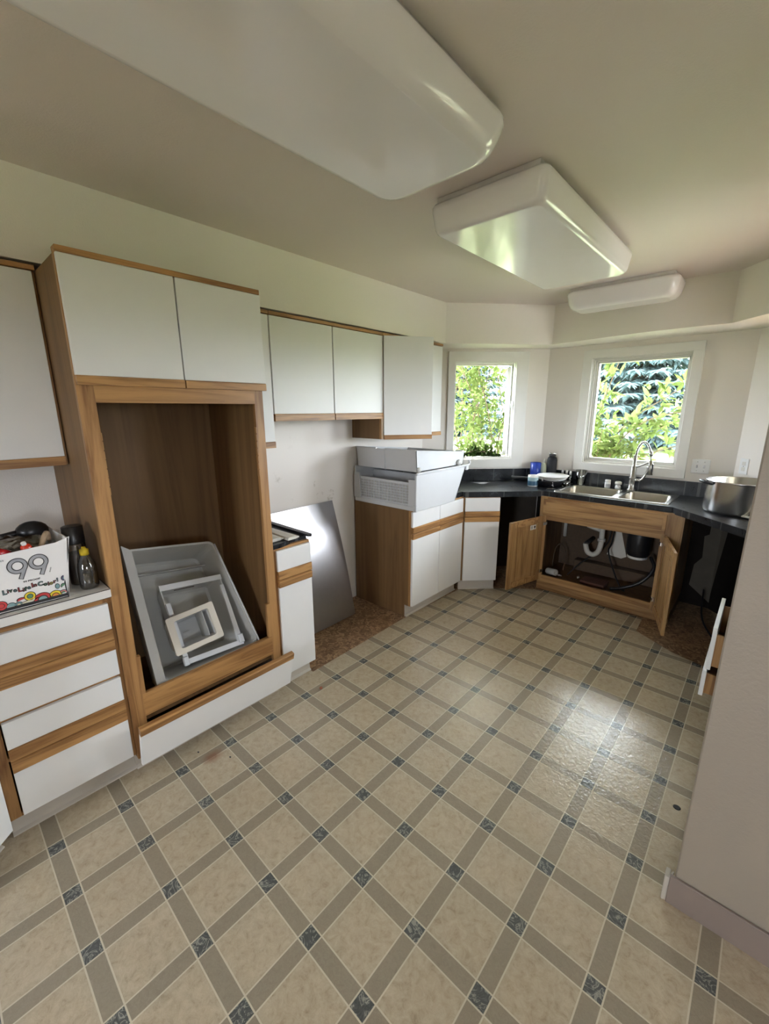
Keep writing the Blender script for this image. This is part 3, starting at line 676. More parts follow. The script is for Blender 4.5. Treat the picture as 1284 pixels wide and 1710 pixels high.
r_ = thing('refrigerator_drawer', 'upper white freezer drawer nested in the lattice-front one, top of the stack', 'drawer', (.35, 2.40, 1.15), 0)
b = B(); x0, x1 = .050, .655; y0 = 2.092; ye = 2.735
zb0, zb1 = 1.163, 1.163; zt0, zt1 = 1.315, 1.262
b.poly([(x0, y0, zt0), (x1, y0, zt0), (x1, y0+.012, zb0), (x0, y0+.012, zb0)], (0, .005, 0))
b.poly([(x0, ye, zt1), (x1, ye, zt1), (x1, ye-.02, zb1), (x0, ye-.02, zb1)], (0, -.005, 0))
for x, d in ((x0, .005), (x1, -.005)): b.poly([(x, y0, zt0), (x, ye, zt1), (x, ye-.02, zb1), (x, y0+.012, zb0)], (d, 0, 0))
b.poly([(x0, y0+.012, zb0), (x1, y0+.012, zb0), (x1, ye-.02, zb1), (x0, ye-.02, zb1)], (0, 0, .004))
b.o('body', M['bin'], r_, world=True)
b = B(); b.poly([(x1-.014, y0-.006, zt0-.004), (x1+.010, y0-.006, zt0-.004), (x1+.010, ye+.004, zt1-.004), (x1-.014, ye+.004, zt1-.004)], (0, 0, .010))
b.poly([(x0-.01, y0-.006, zt0-.004), (x0+.01, y0-.006, zt0-.004), (x0+.01, ye+.004, zt1-.004), (x0-.01, ye+.004, zt1-.004)], (0, 0, .010))
b.box(x0-.01, .27, y0-.010, y0+.008, zt0-.003, zt0+.007, .002); b.box(.36, x1+.004, y0-.010, y0+.008, zt0-.003, zt0+.007, .002); b.box(.27, .36, y0-.006, y0+.006, zt0-.012, zt0-.002)
b.box(x0, x1, ye-.004, ye+.01, zt1-.004, zt1+.006)
for k in range(7): b.box(x1-.055+.010*k-.02, x1-.049+.010*k-.02, ye-.02, ye+.012, zt1+.004, zt1+.014, .001)
b.o('rim_rail', M['bin'], r_, world=True)
b = B(); b.ball((x1+.012, y0+.02, 1.180), .022, (.7, 1.1, .9)); b.o('roller', M['bin_grey'], r_, world=True); b = B(); b.ball((x1+.010, ye-.09, 1.185), .026, (.6, 1.1, 1)); b.o('roller', M['bin_grey'], r_, world=True)
b = B(); b.box(.345, .351, y0-.001, y0+.016, zb0, zt0-.01); b.o('molded_rib', M['bin'], r_, world=True)

# drawers leaning in the oven opening: local X=+y, Y=up the lean, Z=towards the room
a_ = (.588, 0, .365)
tilt = Matrix(((0, -.45305, .89149, a_[0]), (1, 0, 0, 0), (0, .89149, .45305, a_[2]), (0, 0, 0, 1)))
def quadloop(Q, r, z, inset=0., n=5):
    """rounded loop through four corners (BL, BR, TR, TL)"""
    c = Vector((sum(q[0] for q in Q)/4, sum(q[1] for q in Q)/4)); out = []
    P = [Vector(q) for q in Q]; P = [p+(c-p).normalized()*inset*1.4 for p in P]
    for i in range(4):
        p, pr_, nx = P[i], P[i-1], P[(i+1) % 4]; u = (pr_-p).normalized(); v = (nx-p).normalized()
        for k in range(n+1):
            t = k/n; A = p+u*r*(1-t)**2+v*r*t*t; out.append((A.x, A.y, z))
    return out
def openbin(b, Q, z1, z0, inset, wall, r, rim=.0, rimh=.006):
    L = [quadloop(Q, r*.7, z0, inset), quadloop(Q, r, z0+.01, inset*.85), quadloop(Q, r, z1-rimh, .002), quadloop(Q, r, z1-rimh, -.003), quadloop(Q, r, z1, -.003), quadloop(Q, r, z1, rim+wall), quadloop(Q, r, z1-rimh, rim+wall+.001)]
    if rim: L.append(quadloop(Q, r, z1-rimh, wall))
    L += [quadloop(Q, r, z0+.02, inset*.85+wall), quadloop(Q, r*.8, z0+.006+wall, inset+wall+.008)]
    b.loft(L, cap0=True, cap1=True, smooth=False)
r_ = thing('crisper_drawer', 'large grey fridge crisper drawer leaning in the oven opening', 'drawer', mtx=tilt)
Q = [(.290, .0), (.787, .0), (.716, .600), (.292, .655)]
b = B(); openbin(b, Q, 0, -.215, .035, .006, .035); b.o('body', M['bin_grey'], r_)
b = B(); b.poly([(.262, -.006, -.010), (.302, -.004, -.010), (.322, .648, -.010), (.284, .680, -.010)], (0, 0, .016)); b.poly([(.262, -.006, -.012), (.284, .680, -.012), (.300, .660, -.15), (.290, .01, -.17)], (.01, 0, 0)); b.o('thick_front', M['bin_grey'], r_)
b = B(); b.tube([(.30, -.002, .004), (.785, -.002, .004)], .008, 8); b.tube(smooth_curve([(.785, -.002, .004), (.79, .03, .004), (.72, .585, .002)], 6), .005, 8); b.o('rolled_rim', M['bin'], r_)
b = B(); b.poly([(.33, .02, -.19), (.335, .02, -.19), (.34, .60, -.19), (.335, .60, -.19)], (0, 0, .02)); b.poly([(.34, .54, -.19), (.70, .50, -.19), (.70, .505, -.19), (.34, .545, -.19)], (0, 0, .04)); b.o('molded_rib', M['bin_grey'], r_)
r_ = thing('refrigerator_drawer', 'mid-sized clear fridge drawer with a white rim, lying inside the crisper', 'drawer', mtx=tilt @ Matrix.Translation((0, 0, 0)))
Q = [(.413, .049), (.717, .033), (.708, .415), (.402, .444)]
b = B(); openbin(b, Q, -.03, -.195, .03, .004, .02); b.o('body', M['bin_grey'], r_)
b = B(); b.poly([(.398, .418, -.034), (.712, .390, -.034), (.712, .417, -.034), (.398, .447, -.034)], (0, 0, .012))
b.poly([(.690, .035, -.034), (.719, .033, -.034), (.711, .36, -.034), (.694, .36, -.034)], (0, 0, .012)); b.poly([(.411, .049, -.034), (.434, .048, -.034), (.426, .35, -.034), (.405, .35, -.034)], (0, 0, .012))
b.poly([(.411, .034, -.034), (.719, .018, -.034), (.719, .044, -.034), (.411, .060, -.034)], (0, 0, .014)); b.box(.70, .725, .028, .075, -.036, -.012, .003); b.box(.407, .43, .03, .075, -.036, -.012, .003); b.o('rim', M['bin'], r_)
b = B(); b.poly([(.46, .402, -.0218), (.56, .393, -.0218), (.56, .398, -.0218), (.46, .407, -.0218)], (0, 0, .0008)); b.o('rim_slot', M['seam'], r_)
r_ = thing('ice_bin', 'small ice bin with a wide beige rim, topmost of the leaning drawers', 'bin', mtx=tilt)
Q = [(.374, .094), (.609, .103), (.601, .289), (.370, .275)]
b = B(); openbin(b, Q, .028, -.135, .03, .004, .012, rim=.022, rimh=.014); b.o('body', M['bin_tan'], r_)
b = B(); Qi = [(.397, .118), (.584, .125), (.577, .266), (.393, .253)]
b.loft([quadloop(Qi, .012, .0285), quadloop(Qi, .012, -.10, .012), quadloop(Qi, .012, -.12, .02)], cap1=True); b.o('inner_liner', M['bin'], r_)
b = B(); b.poly([(.55, .13, -.09), (.553, .13, -.09), (.548, .26, -.09), (.545, .26, -.09)], (0, 0, .10)); b.box(.47, .50, .185, .189, -.108, -.104); b.o('divider', M['bin_grey'], r_)

# ---------------------------------------------------------------- cardboard box and its contents
ZB = .9137
r_ = thing('cardboard_box', 'open white cardboard box with a large 99 and colourful swirls', 'box', (.45, -.20, ZB), 0)
xf, yr = .618, .003; H = .222; t = .004
b = B()
b.poly([(xf, -.43, ZB), (xf, yr, ZB), (xf, yr+.010, ZB+.11), (xf, yr+.034, ZB+H+.010), (xf, yr-.01, ZB+H-.004), (xf, -.16, ZB+H-.004-.008), (xf, -.43, ZB+H-.03)], (-t, 0, 0))
b.poly([(xf, yr, ZB), (.33, yr, ZB), (.33, yr+.02, ZB+H), (xf, yr+.030, ZB+H+.006)], (0, -t, 0)); b.poly([(.33, -.43, ZB), (.33, yr, ZB), (.33, yr+.02, ZB+H), (.33, -.43, ZB+H-.03)], (t, 0, 0))
b.box(.33, xf, -.43, -.43+t, ZB, ZB+H-.03); b.box(.33, xf, -.43, yr, ZB, ZB+.004)
b.o('box_shell', M['card'], r_, world=True)
def on_face(y, z, d=0): return (xf+.0004+d, y, z)
def poly2(b, pts, d, th=.0003): b.poly([on_face(y, z, d) for y, z in pts], (th, 0, 0))
def arc2(cy, cz, r0, r1, a0, a1, n=20, sy=1.):
    o_ = [(cy+sy*r1*math.cos(R(a0+(a1-a0)*k/n)), cz+r1*math.sin(R(a0+(a1-a0)*k/n))) for k in range(n+1)]
    i_ = [(cy+sy*r0*math.cos(R(a1+(a0-a1)*k/n)), cz+r0*math.sin(R(a1+(a0-a1)*k/n))) for k in range(n+1)]
    return o_, i_
def band(b, cy, cz, r0, r1, a0, a1, d, sy=1., n=20):
    for k in range(n):
        A, C_ = a0+(a1-a0)*k/n, a0+(a1-a0)*(k+1)/n
        q = [(cy+sy*r*math.cos(R(a)), cz+r*math.sin(R(a))) for r, a in ((r0, A), (r1, A), (r1, C_), (r0, C_))]
        if r0 < 1e-6: q = q[1:]
        poly2(b, q, d)
def nine(cy, cz, e):
    ink, gr = B(), B()
    for b_, r0, r1, d, w in ((ink, .0140-e, .0292, 0, .0125), (gr, .0168, .0264, .0006, .0082)):
        band(b_, cy, cz, r0, r1, 0, 360, d, n=32)
        f = Vector((cy+.0215, cz-.004)); g = Vector((cy+.002, cz-.050)); n_ = Vector((f-g)).normalized(); n_ = Vector((n_.y, -n_.x))*w/2*1.15
        g2 = g+(f-g).normalized()*(.0 if b_ is ink else .0018)
        poly2(b_, [tuple(f+n_), tuple(f-n_), tuple(g2-n_), tuple(g2+n_)], d+(.0 if b_ is ink else .00015), .0001)
    return ink, gr
for cy, cz in ((-.124, 1.0735), (-.0655, 1.0735)):
    i_, g_ = nine(cy, cz, 0.); q = i_.o('printed_digit', M['ink'], r_, world=True); g_.o('digit_fill', M['inkgrey'], q, world=False)
    q2 = q.children[0]; inv = Matrix.Translation(-Vector(r_.location)); q2.data.transform(inv)
def text(s_, size, y, z, mat, parent, d=.0003, off=0., shear=0., rot=0., name='printed_text', sx=1.):
    cu = bpy.data.curves.new('t', 'FONT'); cu.body = s_; cu.size = size; cu.extrude = .00015; cu.offset = off; cu.shear = shear; cu.resolution_u = 3
    to = bpy.data.objects.new('t', cu); COL.objects.link(to); bpy.context.view_layer.update()
    me = bpy.data.meshes.new_from_object(to.evaluated_get(bpy.context.evaluated_depsgraph_get())); bpy.data.objects.remove(to)
    for v in me.vertices: v.co.x *= sx
    w_ = max((v.co.x for v in me.vertices), default=0)
    m_ = Matrix.Translation((xf+.0004+d, y, z)) @ Matrix(((0, 0, 1, 0), (1, 0, 0, 0), (0, 1, 0, 0), (0, 0, 0, 1))) @ Matrix.Rotation(rot, 4, 'Z')
    me.transform(m_); return me, w_
def place(me, name, mat, parent):
    me.transform(Matrix.Translation(-Vector(parent.location))); me.materials.clear(); me.materials.append(mat)
    o = bpy.data.objects.new(name, me); COL.objects.link(o); o.parent = parent; return o
me, _ = text('99 PROOF', .0085, -.118, 1.0085, None, r_, off=.00025, sx=1.25); place(me, 'printed_text', M['ink'], r_)
me, _ = text('T.EES', .0075, -.178, 1.100, None, r_, sx=1.3); place(me, 'printed_text', M['ink'], r_)
me, _ = text('BRANDS', .0048, -.038, 1.026, None, r_, rot=R(72)); place(me, 'printed_text', M['ink'], r_)
y_ = -.178; cols = ['teal', 'red', 'green', 'teal', 'red', 'red', 'green', 'teal', 'red', 'red', 'teal', 'green', 'pink', 'yellow', 'red', 'teal']
txt = 'Live Life In Color!'; ci = 0; ink_meshes = []; fills = {}
for ch in txt:
    if ch == ' ': y_ += .0012; continue
    sz = .0225 if ch.isupper() else .0185
    zz = .9815+.004*math.sin(ci*.9)
    me, w_ = text(ch, sz, y_, zz, None, r_, off=.0016); ink_meshes.append(me)
    me2, _ = text(ch, sz, y_, zz, None, r_, d=.0010, off=-.0004); fills.setdefault(cols[ci % len(cols)], []).append(me2)
    y_ += w_*.97+.0009; ci += 1
def join(ms):
    bm = bmesh.new()
    for m_ in ms: bm.from_mesh(m_)
    me = bpy.data.meshes.new('t'); bm.to_mesh(me); bm.free(); return me
q = place(join(ink_meshes), 'slogan_outline', M['ink'], r_)
for c, ms in fills.items():
    me = join(ms); o_ = place(me, 'slogan_fill', M['ink'], r_); o_.data.materials.clear(); o_.data.materials.append(M[c])
# swirls along the bottom
b = B(); b.mat(M['ink'])
poly2(b, [(-.43, .921), (.0005, .9195), (.0005, .931), (-.43, .933)], .0)
poly2(b, [(-.003, .931), (.0005, .931), (.0005, .985), (-.004, .975)], .0)
def blob(cy, cz, r, col, a0=0, a1=180, inner=None, sy=1.):
    b.mat(M['ink']); band(b, cy, cz, 0, r+.0022, a0, a1, .0, sy)
    b.mat(M[col]); band(b, cy, cz, 0, r, a0, a1, .0005, sy)
    if inner:
        b.mat(M['ink']); band(b, cy, cz, 0, r*.62, a0, a1, .0009, sy); b.mat(M[inner]); band(b, cy, cz, 0, r*.5, a0, a1, .0013, sy)
blob(-.188, .944, .0155, 'red', 0, 360, 'red'); blob(-.162, .933, .0125, 'teal'); blob(-.142, .932, .010, 'teal', 0, 180, 'cream')
b.mat(M['ink']); poly2(b, [(-.152, .931), (-.100, .933), (-.078, .944), (-.1, .945), (-.13, .939)], 0); b.mat(M['cream']); poly2(b, [(-.148, .932), (-.102, .934), (-.08, .9425), (-.1, .943), (-.13, .937)], .0005)
blob(-.133, .948, .0075, 'red', 20, 200, None, 1.4)
blob(-.108, .954, .0150, 'yellow', 0, 360, 'green'); blob(-.074, .931, .0235, 'red', 0, 180, 'teal', 1.05); blob(-.036, .932, .0185, 'yellow', 0, 180, 'orange'); 
blob(-.012, .935, .0105, 'pink', 0, 180, 'green'); blob(-.026, .966, .0085, 'teal', 0, 360, None, .7); blob(-.008, .962, .0085, 'green', 30, 210, None, .8); blob(-.003, .992, .0085, 'purple', 80, 280, 'teal', .8)
b.o('printed_swirls', M['ink'], r_, world=True)

zt = ZB+H
r_ = thing('plastic_bag', 'crumpled clear plastic bag bulging out of the cardboard box', 'bag', (.47, -.12, zt-.06)); b = B(); random.seed(4)
t_ = bmesh.new(); bmesh.ops.create_icosphere(t_, subdivisions=4, radius=1)
from mathutils import noise as NZ
for v in t_.verts:
    n_ = NZ.noise(v.co*2.6)*.35+NZ.noise(v.co*6)*.12; v.co = Vector((v.co.x*.10, v.co.y*.13, v.co.z*.065))*(1+n_)
b._add(t_); b.o('bag_film', M['clearplastic'], r_)
def bottle(name, label, cat, loc, rot, prof, mat, cap=None, capmat='black', group=None, parts=()):
    r_ = thing(name, label, cat, loc, group=group, rot=rot); b = B(); b.lathe(prof); b.o('body', mat, r_)
    if cap: b = B(); b.lathe(cap); b.o('cap', M[capmat], r_)
    return r_
bottle('plastic_bottle', 'red plastic bottle lying in the cardboard box', 'bottle', (.555, -.135, zt-.035), (R(65), R(10), R(50)), [(.0, 0), (.017, .003), (.019, .02), (.019, .06), (.008, .075)], plain('red_plastic', (.40, .015, .02), .25), [(.009, .074), (.009, .088)], 'white')
bottle('plastic_bottle', 'small red and orange bottle standing up out of the box', 'bottle', (.585, -.080, zt-.038), (R(15), R(20), 0), [(.0, 0), (.016, .003), (.018, .02), (.015, .04), (.007, .048)], plain('red_orange_plastic', (.50, .03, .01), .25), [(.0075, .047), (.0075, .057)], 'white')
r_ = thing('tray', 'white-edged flat tray sticking up at the box left side', 'tray', (.46, -.20, zt-.035), rot=(R(-14), R(-8), R(8)))
b = B(); b.box(-.12, .10, -.16, .055, 0, .004); b.box(-.12, .10, -.16, .055, .02, .023); b.o('sheet', M['clearplastic'], r_)
b = B(); b.tube([(-.12, .055, .012), (.10, .055, .012)], .006, 8); b.tube([(.10, .055, .012), (.10, -.16, .012)], .004, 8); b.o('edge', M['white'], r_)
b = B(); b.ball((.40, -.04, zt+.005), .045, (1, 1.2, .9)); b.tube([(.40, -.06, zt+.01), (.42, -.18, zt+.0)], .012, 10); o = b.o('black_tool', M['black']); tag(o, 'black rounded tool head poking up at the back of the box', 'tool')
b = B(); b.tube(smooth_curve([(.58, -.045, zt-.02), (.57, -.03, zt+.012), (.54, -.015, zt+.02), (.52, -.01, zt-.01)], 5), .009, 10); o = b.o('wooden_utensil', plain('pale_wood', (.35, .25, .16), .6)); tag(o, 'pale wooden utensil at the right end of the box', 'utensil')
b = B(); b.box(.50, .60, -.19, .0-.02, zt-.12, zt-.065, .01); o = b.o('folded_cloth', M['darkwood']); tag(o, 'dark brown folded cloth deep inside the cardboard box', 'cloth')

bottle('spice_bottle', 'tall jar with black cap beside the oven cabinet side', 'bottle', (.49, .072, .9137), (0, 0, 0), [(.0, 0), (.035, .002), (.036, .01), (.036, .165), (.033, .175)], M['clear'], [(.037, .172), (.037, .176), (.036, .24), (.030, .243)], 'black')
b = B(); b.lathe([(.034, .005), (.034, .13)], (.49, .072, .9137)); o = b.o('jar_contents', plain('dark_spice', (.05, .03, .02), .8)); 
p_ = [x for x in bpy.data.objects if x.name.startswith('spice_bottle')][0]; o.parent = p_; o.matrix_parent_inverse = p_.matrix_world.inverted()
r_ = bottle('oil_bottle', 'half-empty dark oil bottle with yellow cap in front of the tall jar', 'bottle', (.575, .082, .9137), (0, 0, 0), [(.0, 0), (.030, .002), (.033, .012), (.033, .07), (.030, .10), (.017, .128), (.0135, .140)], M['clear'], [(.0155, .138), (.0155, .160), (.008, .163), (.007, .170)], 'yellow')
b = B(); b.lathe([(.0, .003), (.029, .004), (.032, .014), (.032, .060), (.0, .0605)]); b.o('dark_liquid', plain('dark_oil', (.012, .008, .005), .1), r_)
b = B(); b.box(.33, .345, -.40, -.385, 1.12, 1.25); 
b.bm.free()

# ---------------------------------------------------------------- things on the slate counter
ZC = .9145
r_ = thing('coffee_mug', 'white mug with a blue-green landscape band on the slate counter', 'mug', (.95, 3.46, ZC))
b = B(); b.lathe([(.0, 0), (.038, 0), (.044, .004), (.0455, .02), (.0455, .104), (.0425, .104), (.042, .01), (.0, .008)]); b.o('cup', M['white'], r_)
b = B(); b.lathe([(.0458, .012), (.0462, .014), (.0462, .05), (.0458, .052)], cap0=False, cap1=False); b.o('dark_blue_band', plain('glaze_navy', (.04, .10, .16), .3), r_)
b = B(); b.lathe([(.0458, .052), (.0461, .054), (.0461, .08), (.0458, .085)], cap0=False, cap1=False); b.o('pale_blue_band', plain('glaze_sky', (.35, .48, .50), .3), r_)
b = B(); b.tube(smooth_curve([(.034, .026, .085), (.052, .040, .09), (.066, .052, .07), (.064, .050, .035), (.045, .034, .018), (.034, .026, .022)], 5), .007, 10); b.o('handle', M['white'], r_)
r_ = thing('frying_pan', 'black deep skillet with a long handle, holding stacked plates', 'pan', (1.035, 3.585, ZC))
b = B(); b.lathe([(.0, .0), (.10, 0), (.125, .02), (.140, .055), (.143, .060), (.138, .060), (.122, .022), (.098, .006), (.0, .006)], n=40); b.o('bowl', M['black'], r_)
b = B(); b.tube([(-.13, -.005, .045), (-.20, -.025, .055), (-.33, -.055, .05)], [.012, .013, .015], 10); b.o('handle', M['blackmatte'], r_)
b = B(); m_ = Matrix.Translation((.095, -.098, .018)) @ Matrix.Rotation(R(-45), 4, 'Z')
b.tube([m_ @ Vector((.014*math.cos(R(a)), -.012, .018+.014*math.sin(R(a)))) for a in range(40, 380, 20)], .0022, 6); b.tube([m_ @ Vector((.002, -.012, .016)), m_ @ Vector((.014, -.012, .016))], .0022, 6); b.box(.018, .026, -.014, -.010, 0, .008, mtx=m_); b.o('letter_mark', M['white'], r_)
for k in range(3):
    r = (.128, .134, .138)[k]; b = B(); b.lathe([(.0, 0), (.07, 0), (.075, .003), (r, .014), (r, .017), (.07, .006), (.0, .005)], n=40)
    o = b.o('plate', M['white'] if k != 1 else M['offwhite']); o.location = (1.06+.006*k, 3.60+.003*k, ZC+.056+.0125*k); o.rotation_euler = (R(1.5), R(2-k), 0)
    tag(o, ('lowest of the three plates stacked on the black skillet', 'cream plate, middle of the stack on the black skillet', 'topmost white plate in the stack on the black skillet')[k], 'plate', 'plates stacked on the skillet')
bottle('insulated_bottle', 'tall matte black insulated bottle in the counter corner', 'bottle', (.985, 3.79, ZC), (0, 0, 0), [(.0, 0), (.044, 0), (.046, .005), (.046, .215), (.040, .238), (.030, .245)], plain('black_powder_coat', (.010, .010, .012), .6, spec=.3), [(.031, .243), (.031, .268), (.0, .272)], 'black')
o = [x for x in bpy.data.objects if x.name.startswith('insulated_bottle')][0]; 
for s in (-1, 1): b = B(); b.ball((s*.021, -.021*s*.1, .275), .012); b.o('cap_knob', M['chrome'], o)
r_ = thing('tumbler', 'translucent blue plastic tumbler left of the cream bottle', 'cup', (.850, 3.735, ZC)); b = B(); b.lathe([(.0, 0), (.040, 0), (.052, .185), (.049, .185), (.038, .006), (0, .006)]); b.o('cup', M['blueglass'], r_)
r_ = bottle('soap_bottle', 'pale cream pump bottle between blue tumbler and black bottle', 'bottle', (.915, 3.785, ZC), (0, 0, 0), [(.0, 0), (.033, .0), (.035, .01), (.035, .15), (.02, .178), (.013, .185)], plain('cream_plastic', (.60, .64, .46), .4), [(.014, .183), (.014, .203), (.006, .206), (.006, .222)], 'offwhite')
for i, (x, y, h, lab) in enumerate(((1.085, 3.815, .120, 'leftmost of the small clear bottles behind the plates'), (1.125, 3.812, .122, 'middle small clear bottle behind the plates'), (1.165, 3.800, .118, 'small clear bottle nearest the glass tumbler'))):
    bottle('small_bottle', lab, 'bottle', (x, y, ZC), (0, 0, 0), [(.0, 0), (.015, 0), (.016, .01), (.016, h-.045), (.009, h-.03)], M['clear'], [(.0105, h-.032), (.0105, h), (.004, h+.006)], 'white', group='small bottles by the sink')
r_ = thing('glass_dish', 'clear glass dish leaning beside the skillet at the sink corner', 'dish', (1.165, 3.665, ZC), rot=(R(0), R(0), 0)); b = B(); b.lathe([(.0, 0), (.03, 0), (.05, .04), (.048, .04), (.028, .004), (0, .004)]); b.o('bowl', M['clear'], r_)
r_ = thing('drinking_glass', 'empty clear drinking glass at the sink back left corner', 'glass', (1.262, 3.795, ZC+.006)); b = B(); b.lathe([(.0, 0), (.036, 0), (.051, .135), (.0485, .135), (.034, .01), (0, .01)]); b.o('cup', M['clear'], r_)
r_ = thing('pill_bottle', 'white labelled pill bottle on the sink ledge', 'bottle', (1.492, 3.80, ZC+.006)); b = B(); b.lathe([(.0, 0), (.022, 0), (.024, .004), (.024, .048), (.019, .052)]); b.o('body', M['white'], r_)
b = B(); b.lathe([(.0225, .050), (.0235, .052), (.0235, .068), (.021, .070)]); b.o('cap', M['white'], r_)
b = B()
for z in (.014, .022, .030): b.loft([[(.0243*math.cos(R(a)), .0243*math.sin(R(a)), z+dz) for a in range(-110, -20, 10)] for dz in (0, .004)], closed=False)
b.o('label_lines', M['inkgrey'], r_)
r_ = thing('small_jar', 'round white capped jar just left of the faucet', 'jar', (1.578, 3.795, ZC+.006)); b = B(); b.lathe([(.0, 0), (.022, 0), (.024, .01), (.018, .035)]); b.o('body', M['white'], r_)
b = B(); b.lathe([(.018, .034), (.026, .040), (.027, .058), (.020, .064)]); b.o('cap', M['offwhite'], r_)
r_ = thing('pocket_knife', 'small closed pocket knife on the counter edge left of the sink', 'knife', (1.145, 3.385, ZC)); b = B(); b.box(-.035, .035, -.006, .006, 0, .01, .004, 2, mtx=Matrix.Rotation(R(35), 4, 'Z')); b.o('grip', M['black'], r_)
b = B(); b.box(-.03, .02, -.0035, .0035, .01, .013, .001, mtx=Matrix.Rotation(R(35), 4, 'Z')); b.o('spine', M['chrome'], r_)
# stockpot
r_ = thing('stockpot', 'large scuffed aluminium stockpot at the right end of the counter', 'pot', (2.415, 3.385, ZC))
b = B(); b.lathe([(.0, 0), (.175, 0), (.188, .006), (.193, .02), (.193, .205), (.197, .212), (.199, .218), (.193, .220), (.189, .214), (.188, .02), (.17, .006), (.0, .006)], n=56); b.o('pot_body', M['alu'], r_)
for s, nm in ((1, 'loop_handle'), (-1, 'loop_handle')):
    a0 = R(205 if s > 0 else 25); m_ = Matrix.Rotation(a0, 4, 'Z'); b = B()
    b.tube([m_ @ Vector(p) for p in smooth_curve([(.188, -.05, .195), (.215, -.048, .203), (.232, -.025, .207), (.232, .025, .207), (.215, .048, .203), (.188, .05, .195)], 4)], .009, 10); b.o(nm, M['black'], r_)
b = B(); b.tube([(2.345, 3.262, .930), (2.62, 3.105, .930)], .008, 10); b.lathe([(.014, -.012), (.015, 0), (.014, .012)], (0, 0, 0), 14, mtx=Matrix.Translation((2.345, 3.262, .930)) @ Matrix.Rotation(R(90), 4, 'X') @ Matrix.Rotation(R(60), 4, 'Y'))
o = b.o('utensil_handle', M['offwhite']); tag(o, 'slim cream utensil handle lying in front of the stockpot', 'utensil')

# ---------------------------------------------------------------- under the sink
r_ = thing('drain_trap', 'white plastic drain trap under the left sink bowl', 'pipe', (1.50, 3.58, .60))
b = B(); b.tube([(1.425, 3.56, .745), (1.425, 3.56, .64), (1.44, 3.57, .605), (1.50, 3.59, .585), (1.545, 3.60, .575)], .021, 14); b.tube(smooth_curve([(1.545, 3.60, .60), (1.547, 3.60, .50), (1.545, 3.60, .44), (1.53, 3.60, .375), (1.49, 3.60, .340), (1.445, 3.60, .355), (1.425, 3.60, .41), (1.424, 3.60, .43)], 5), .022, 14); b.o('bend', M['pvc'], r_, world=True)
b = B(); b.tube([(1.547, 3.60, .475), (1.547, 3.60, .50)], .032, 12); b.o('slip_nut', M['pvc'], r_, world=True); b = B(); b.tube([(1.425, 3.56, .655), (1.425, 3.56, .68)], .032, 12); b.o('slip_nut', M['pvc'], r_, world=True)
b = B(); b.tube([(1.424, 3.60, .425), (1.424, 3.81, .43)], .020, 10); b.o('tail_pipe', M['blackmatte'], r_, world=True)
r_ = thing('garbage_disposal', 'black garbage disposal hanging under the right sink bowl', 'disposal', (1.84, 3.56, .40))
b = B(); b.lathe([(.05, .33), (.075, .30), (.088, .26), (.088, .05), (.07, .02), (.05, .0)], (1.84, 3.56, .40)); b.o('body', M['black'], r_, world=True)
b = B(); b.lathe([(.072, .005), (.074, .008), (.074, .024), (.072, .027)], (1.84, 3.56, .40)); b.o('white_ring', M['white'], r_, world=True)
def hose(pts, r, label, mat='black', name='hose'):
    b = B(); b.tube(smooth_curve(pts, 6), r, 8); o = b.o(name, M[mat]); tag(o, label, 'hose'); return o
hose([(1.60, 3.80, .62), (1.605, 3.72, .45), (1.60, 3.66, .38), (1.66, 3.60, .26), (1.76, 3.50, .135), (1.80, 3.46, .128)], .007, 'thin black supply hose hanging below the faucet')
hose([(1.57, 3.80, .60), (1.57, 3.74, .44), (1.50, 3.66, .34), (1.40, 3.58, .24), (1.32, 3.50, .128)], .006, 'second thin black hose curving down to the cabinet floor on the left')
hose([(1.93, 3.60, .42), (1.97, 3.55, .34), (1.90, 3.50, .22), (1.78, 3.46, .15), (1.70, 3.42, .132)], .014, 'thick corrugated black drain hose at the cabinet right side')
hose([(1.140, 3.62, .13), (1.148, 3.63, .30), (1.19, 3.65, .36), (1.24, 3.66, .28), (1.25, 3.60, .127)], .005, 'thin brown cable looping at the cabinet left side', 'darkwood', 'cable')
b = B(); b.lathe([(.028, 0), (.03, .004), (.03, .10), (.016, .10), (.016, .09)], mtx=Matrix.Translation((1.165, 3.44, .148)) @ Matrix.Rotation(R(80), 4, 'Y') @ Matrix.Rotation(R(25), 4, 'X')); o = b.o('plastic_tube', M['bin_grey']); tag(o, 'pale grey cylinder lying in the left front of the sink cabinet', 'tube')
b = B(); b.box(1.30, 2.05, 3.72, 3.812, .117, .215, .004); o = b.o('board', M['darkwood']); tag(o, 'dark reddish board standing along the sink cabinet back', 'board')
b = B(); b.box(1.46, 1.66, 3.40, 3.56, .117, .150, .012, 2); o = b.o('rag', plain('brown_rag', (.10, .045, .035), .9, var=.4, scale=30, bump=.6, bscale=60)); tag(o, 'dark reddish-brown rag on the sink cabinet floor', 'rag')
random.seed(9)
scr = ['small silver fitting nearest the grey cylinder', 'small silver clip left of the brown rag', 'shiny curved metal bit in front of the brown rag', 'bright metal ring near the thick black hose', 'white plug near the left hinge side', 'grey valve part behind the left clip']
for i, (x, y, z) in enumerate(((1.255, 3.345, .124), (1.30, 3.30, .122), (1.46, 3.315, .122), (1.68, 3.325, .123), (1.27, 3.44, .13), (1.42, 3.50, .135))):
    b = B(); m_ = Matrix.Rotation(R(random.uniform(0, 180)), 4, 'Z'); b.tube([m_ @ Vector(p) for p in ((-.022, 0, 0), (0, .006, .002), (.022, 0, 0))], [.005, .007, .005], 8); b.lathe([(.009, -.004), (.009, .004)], (0, 0, 0), 10)
    o = b.o('plumbing_fitting', M['chrome'] if i < 4 else M['bin_grey']); o.location = (x, y, z); tag(o, scr[i]+' under the sink', 'fitting', 'loose fittings under the sink')
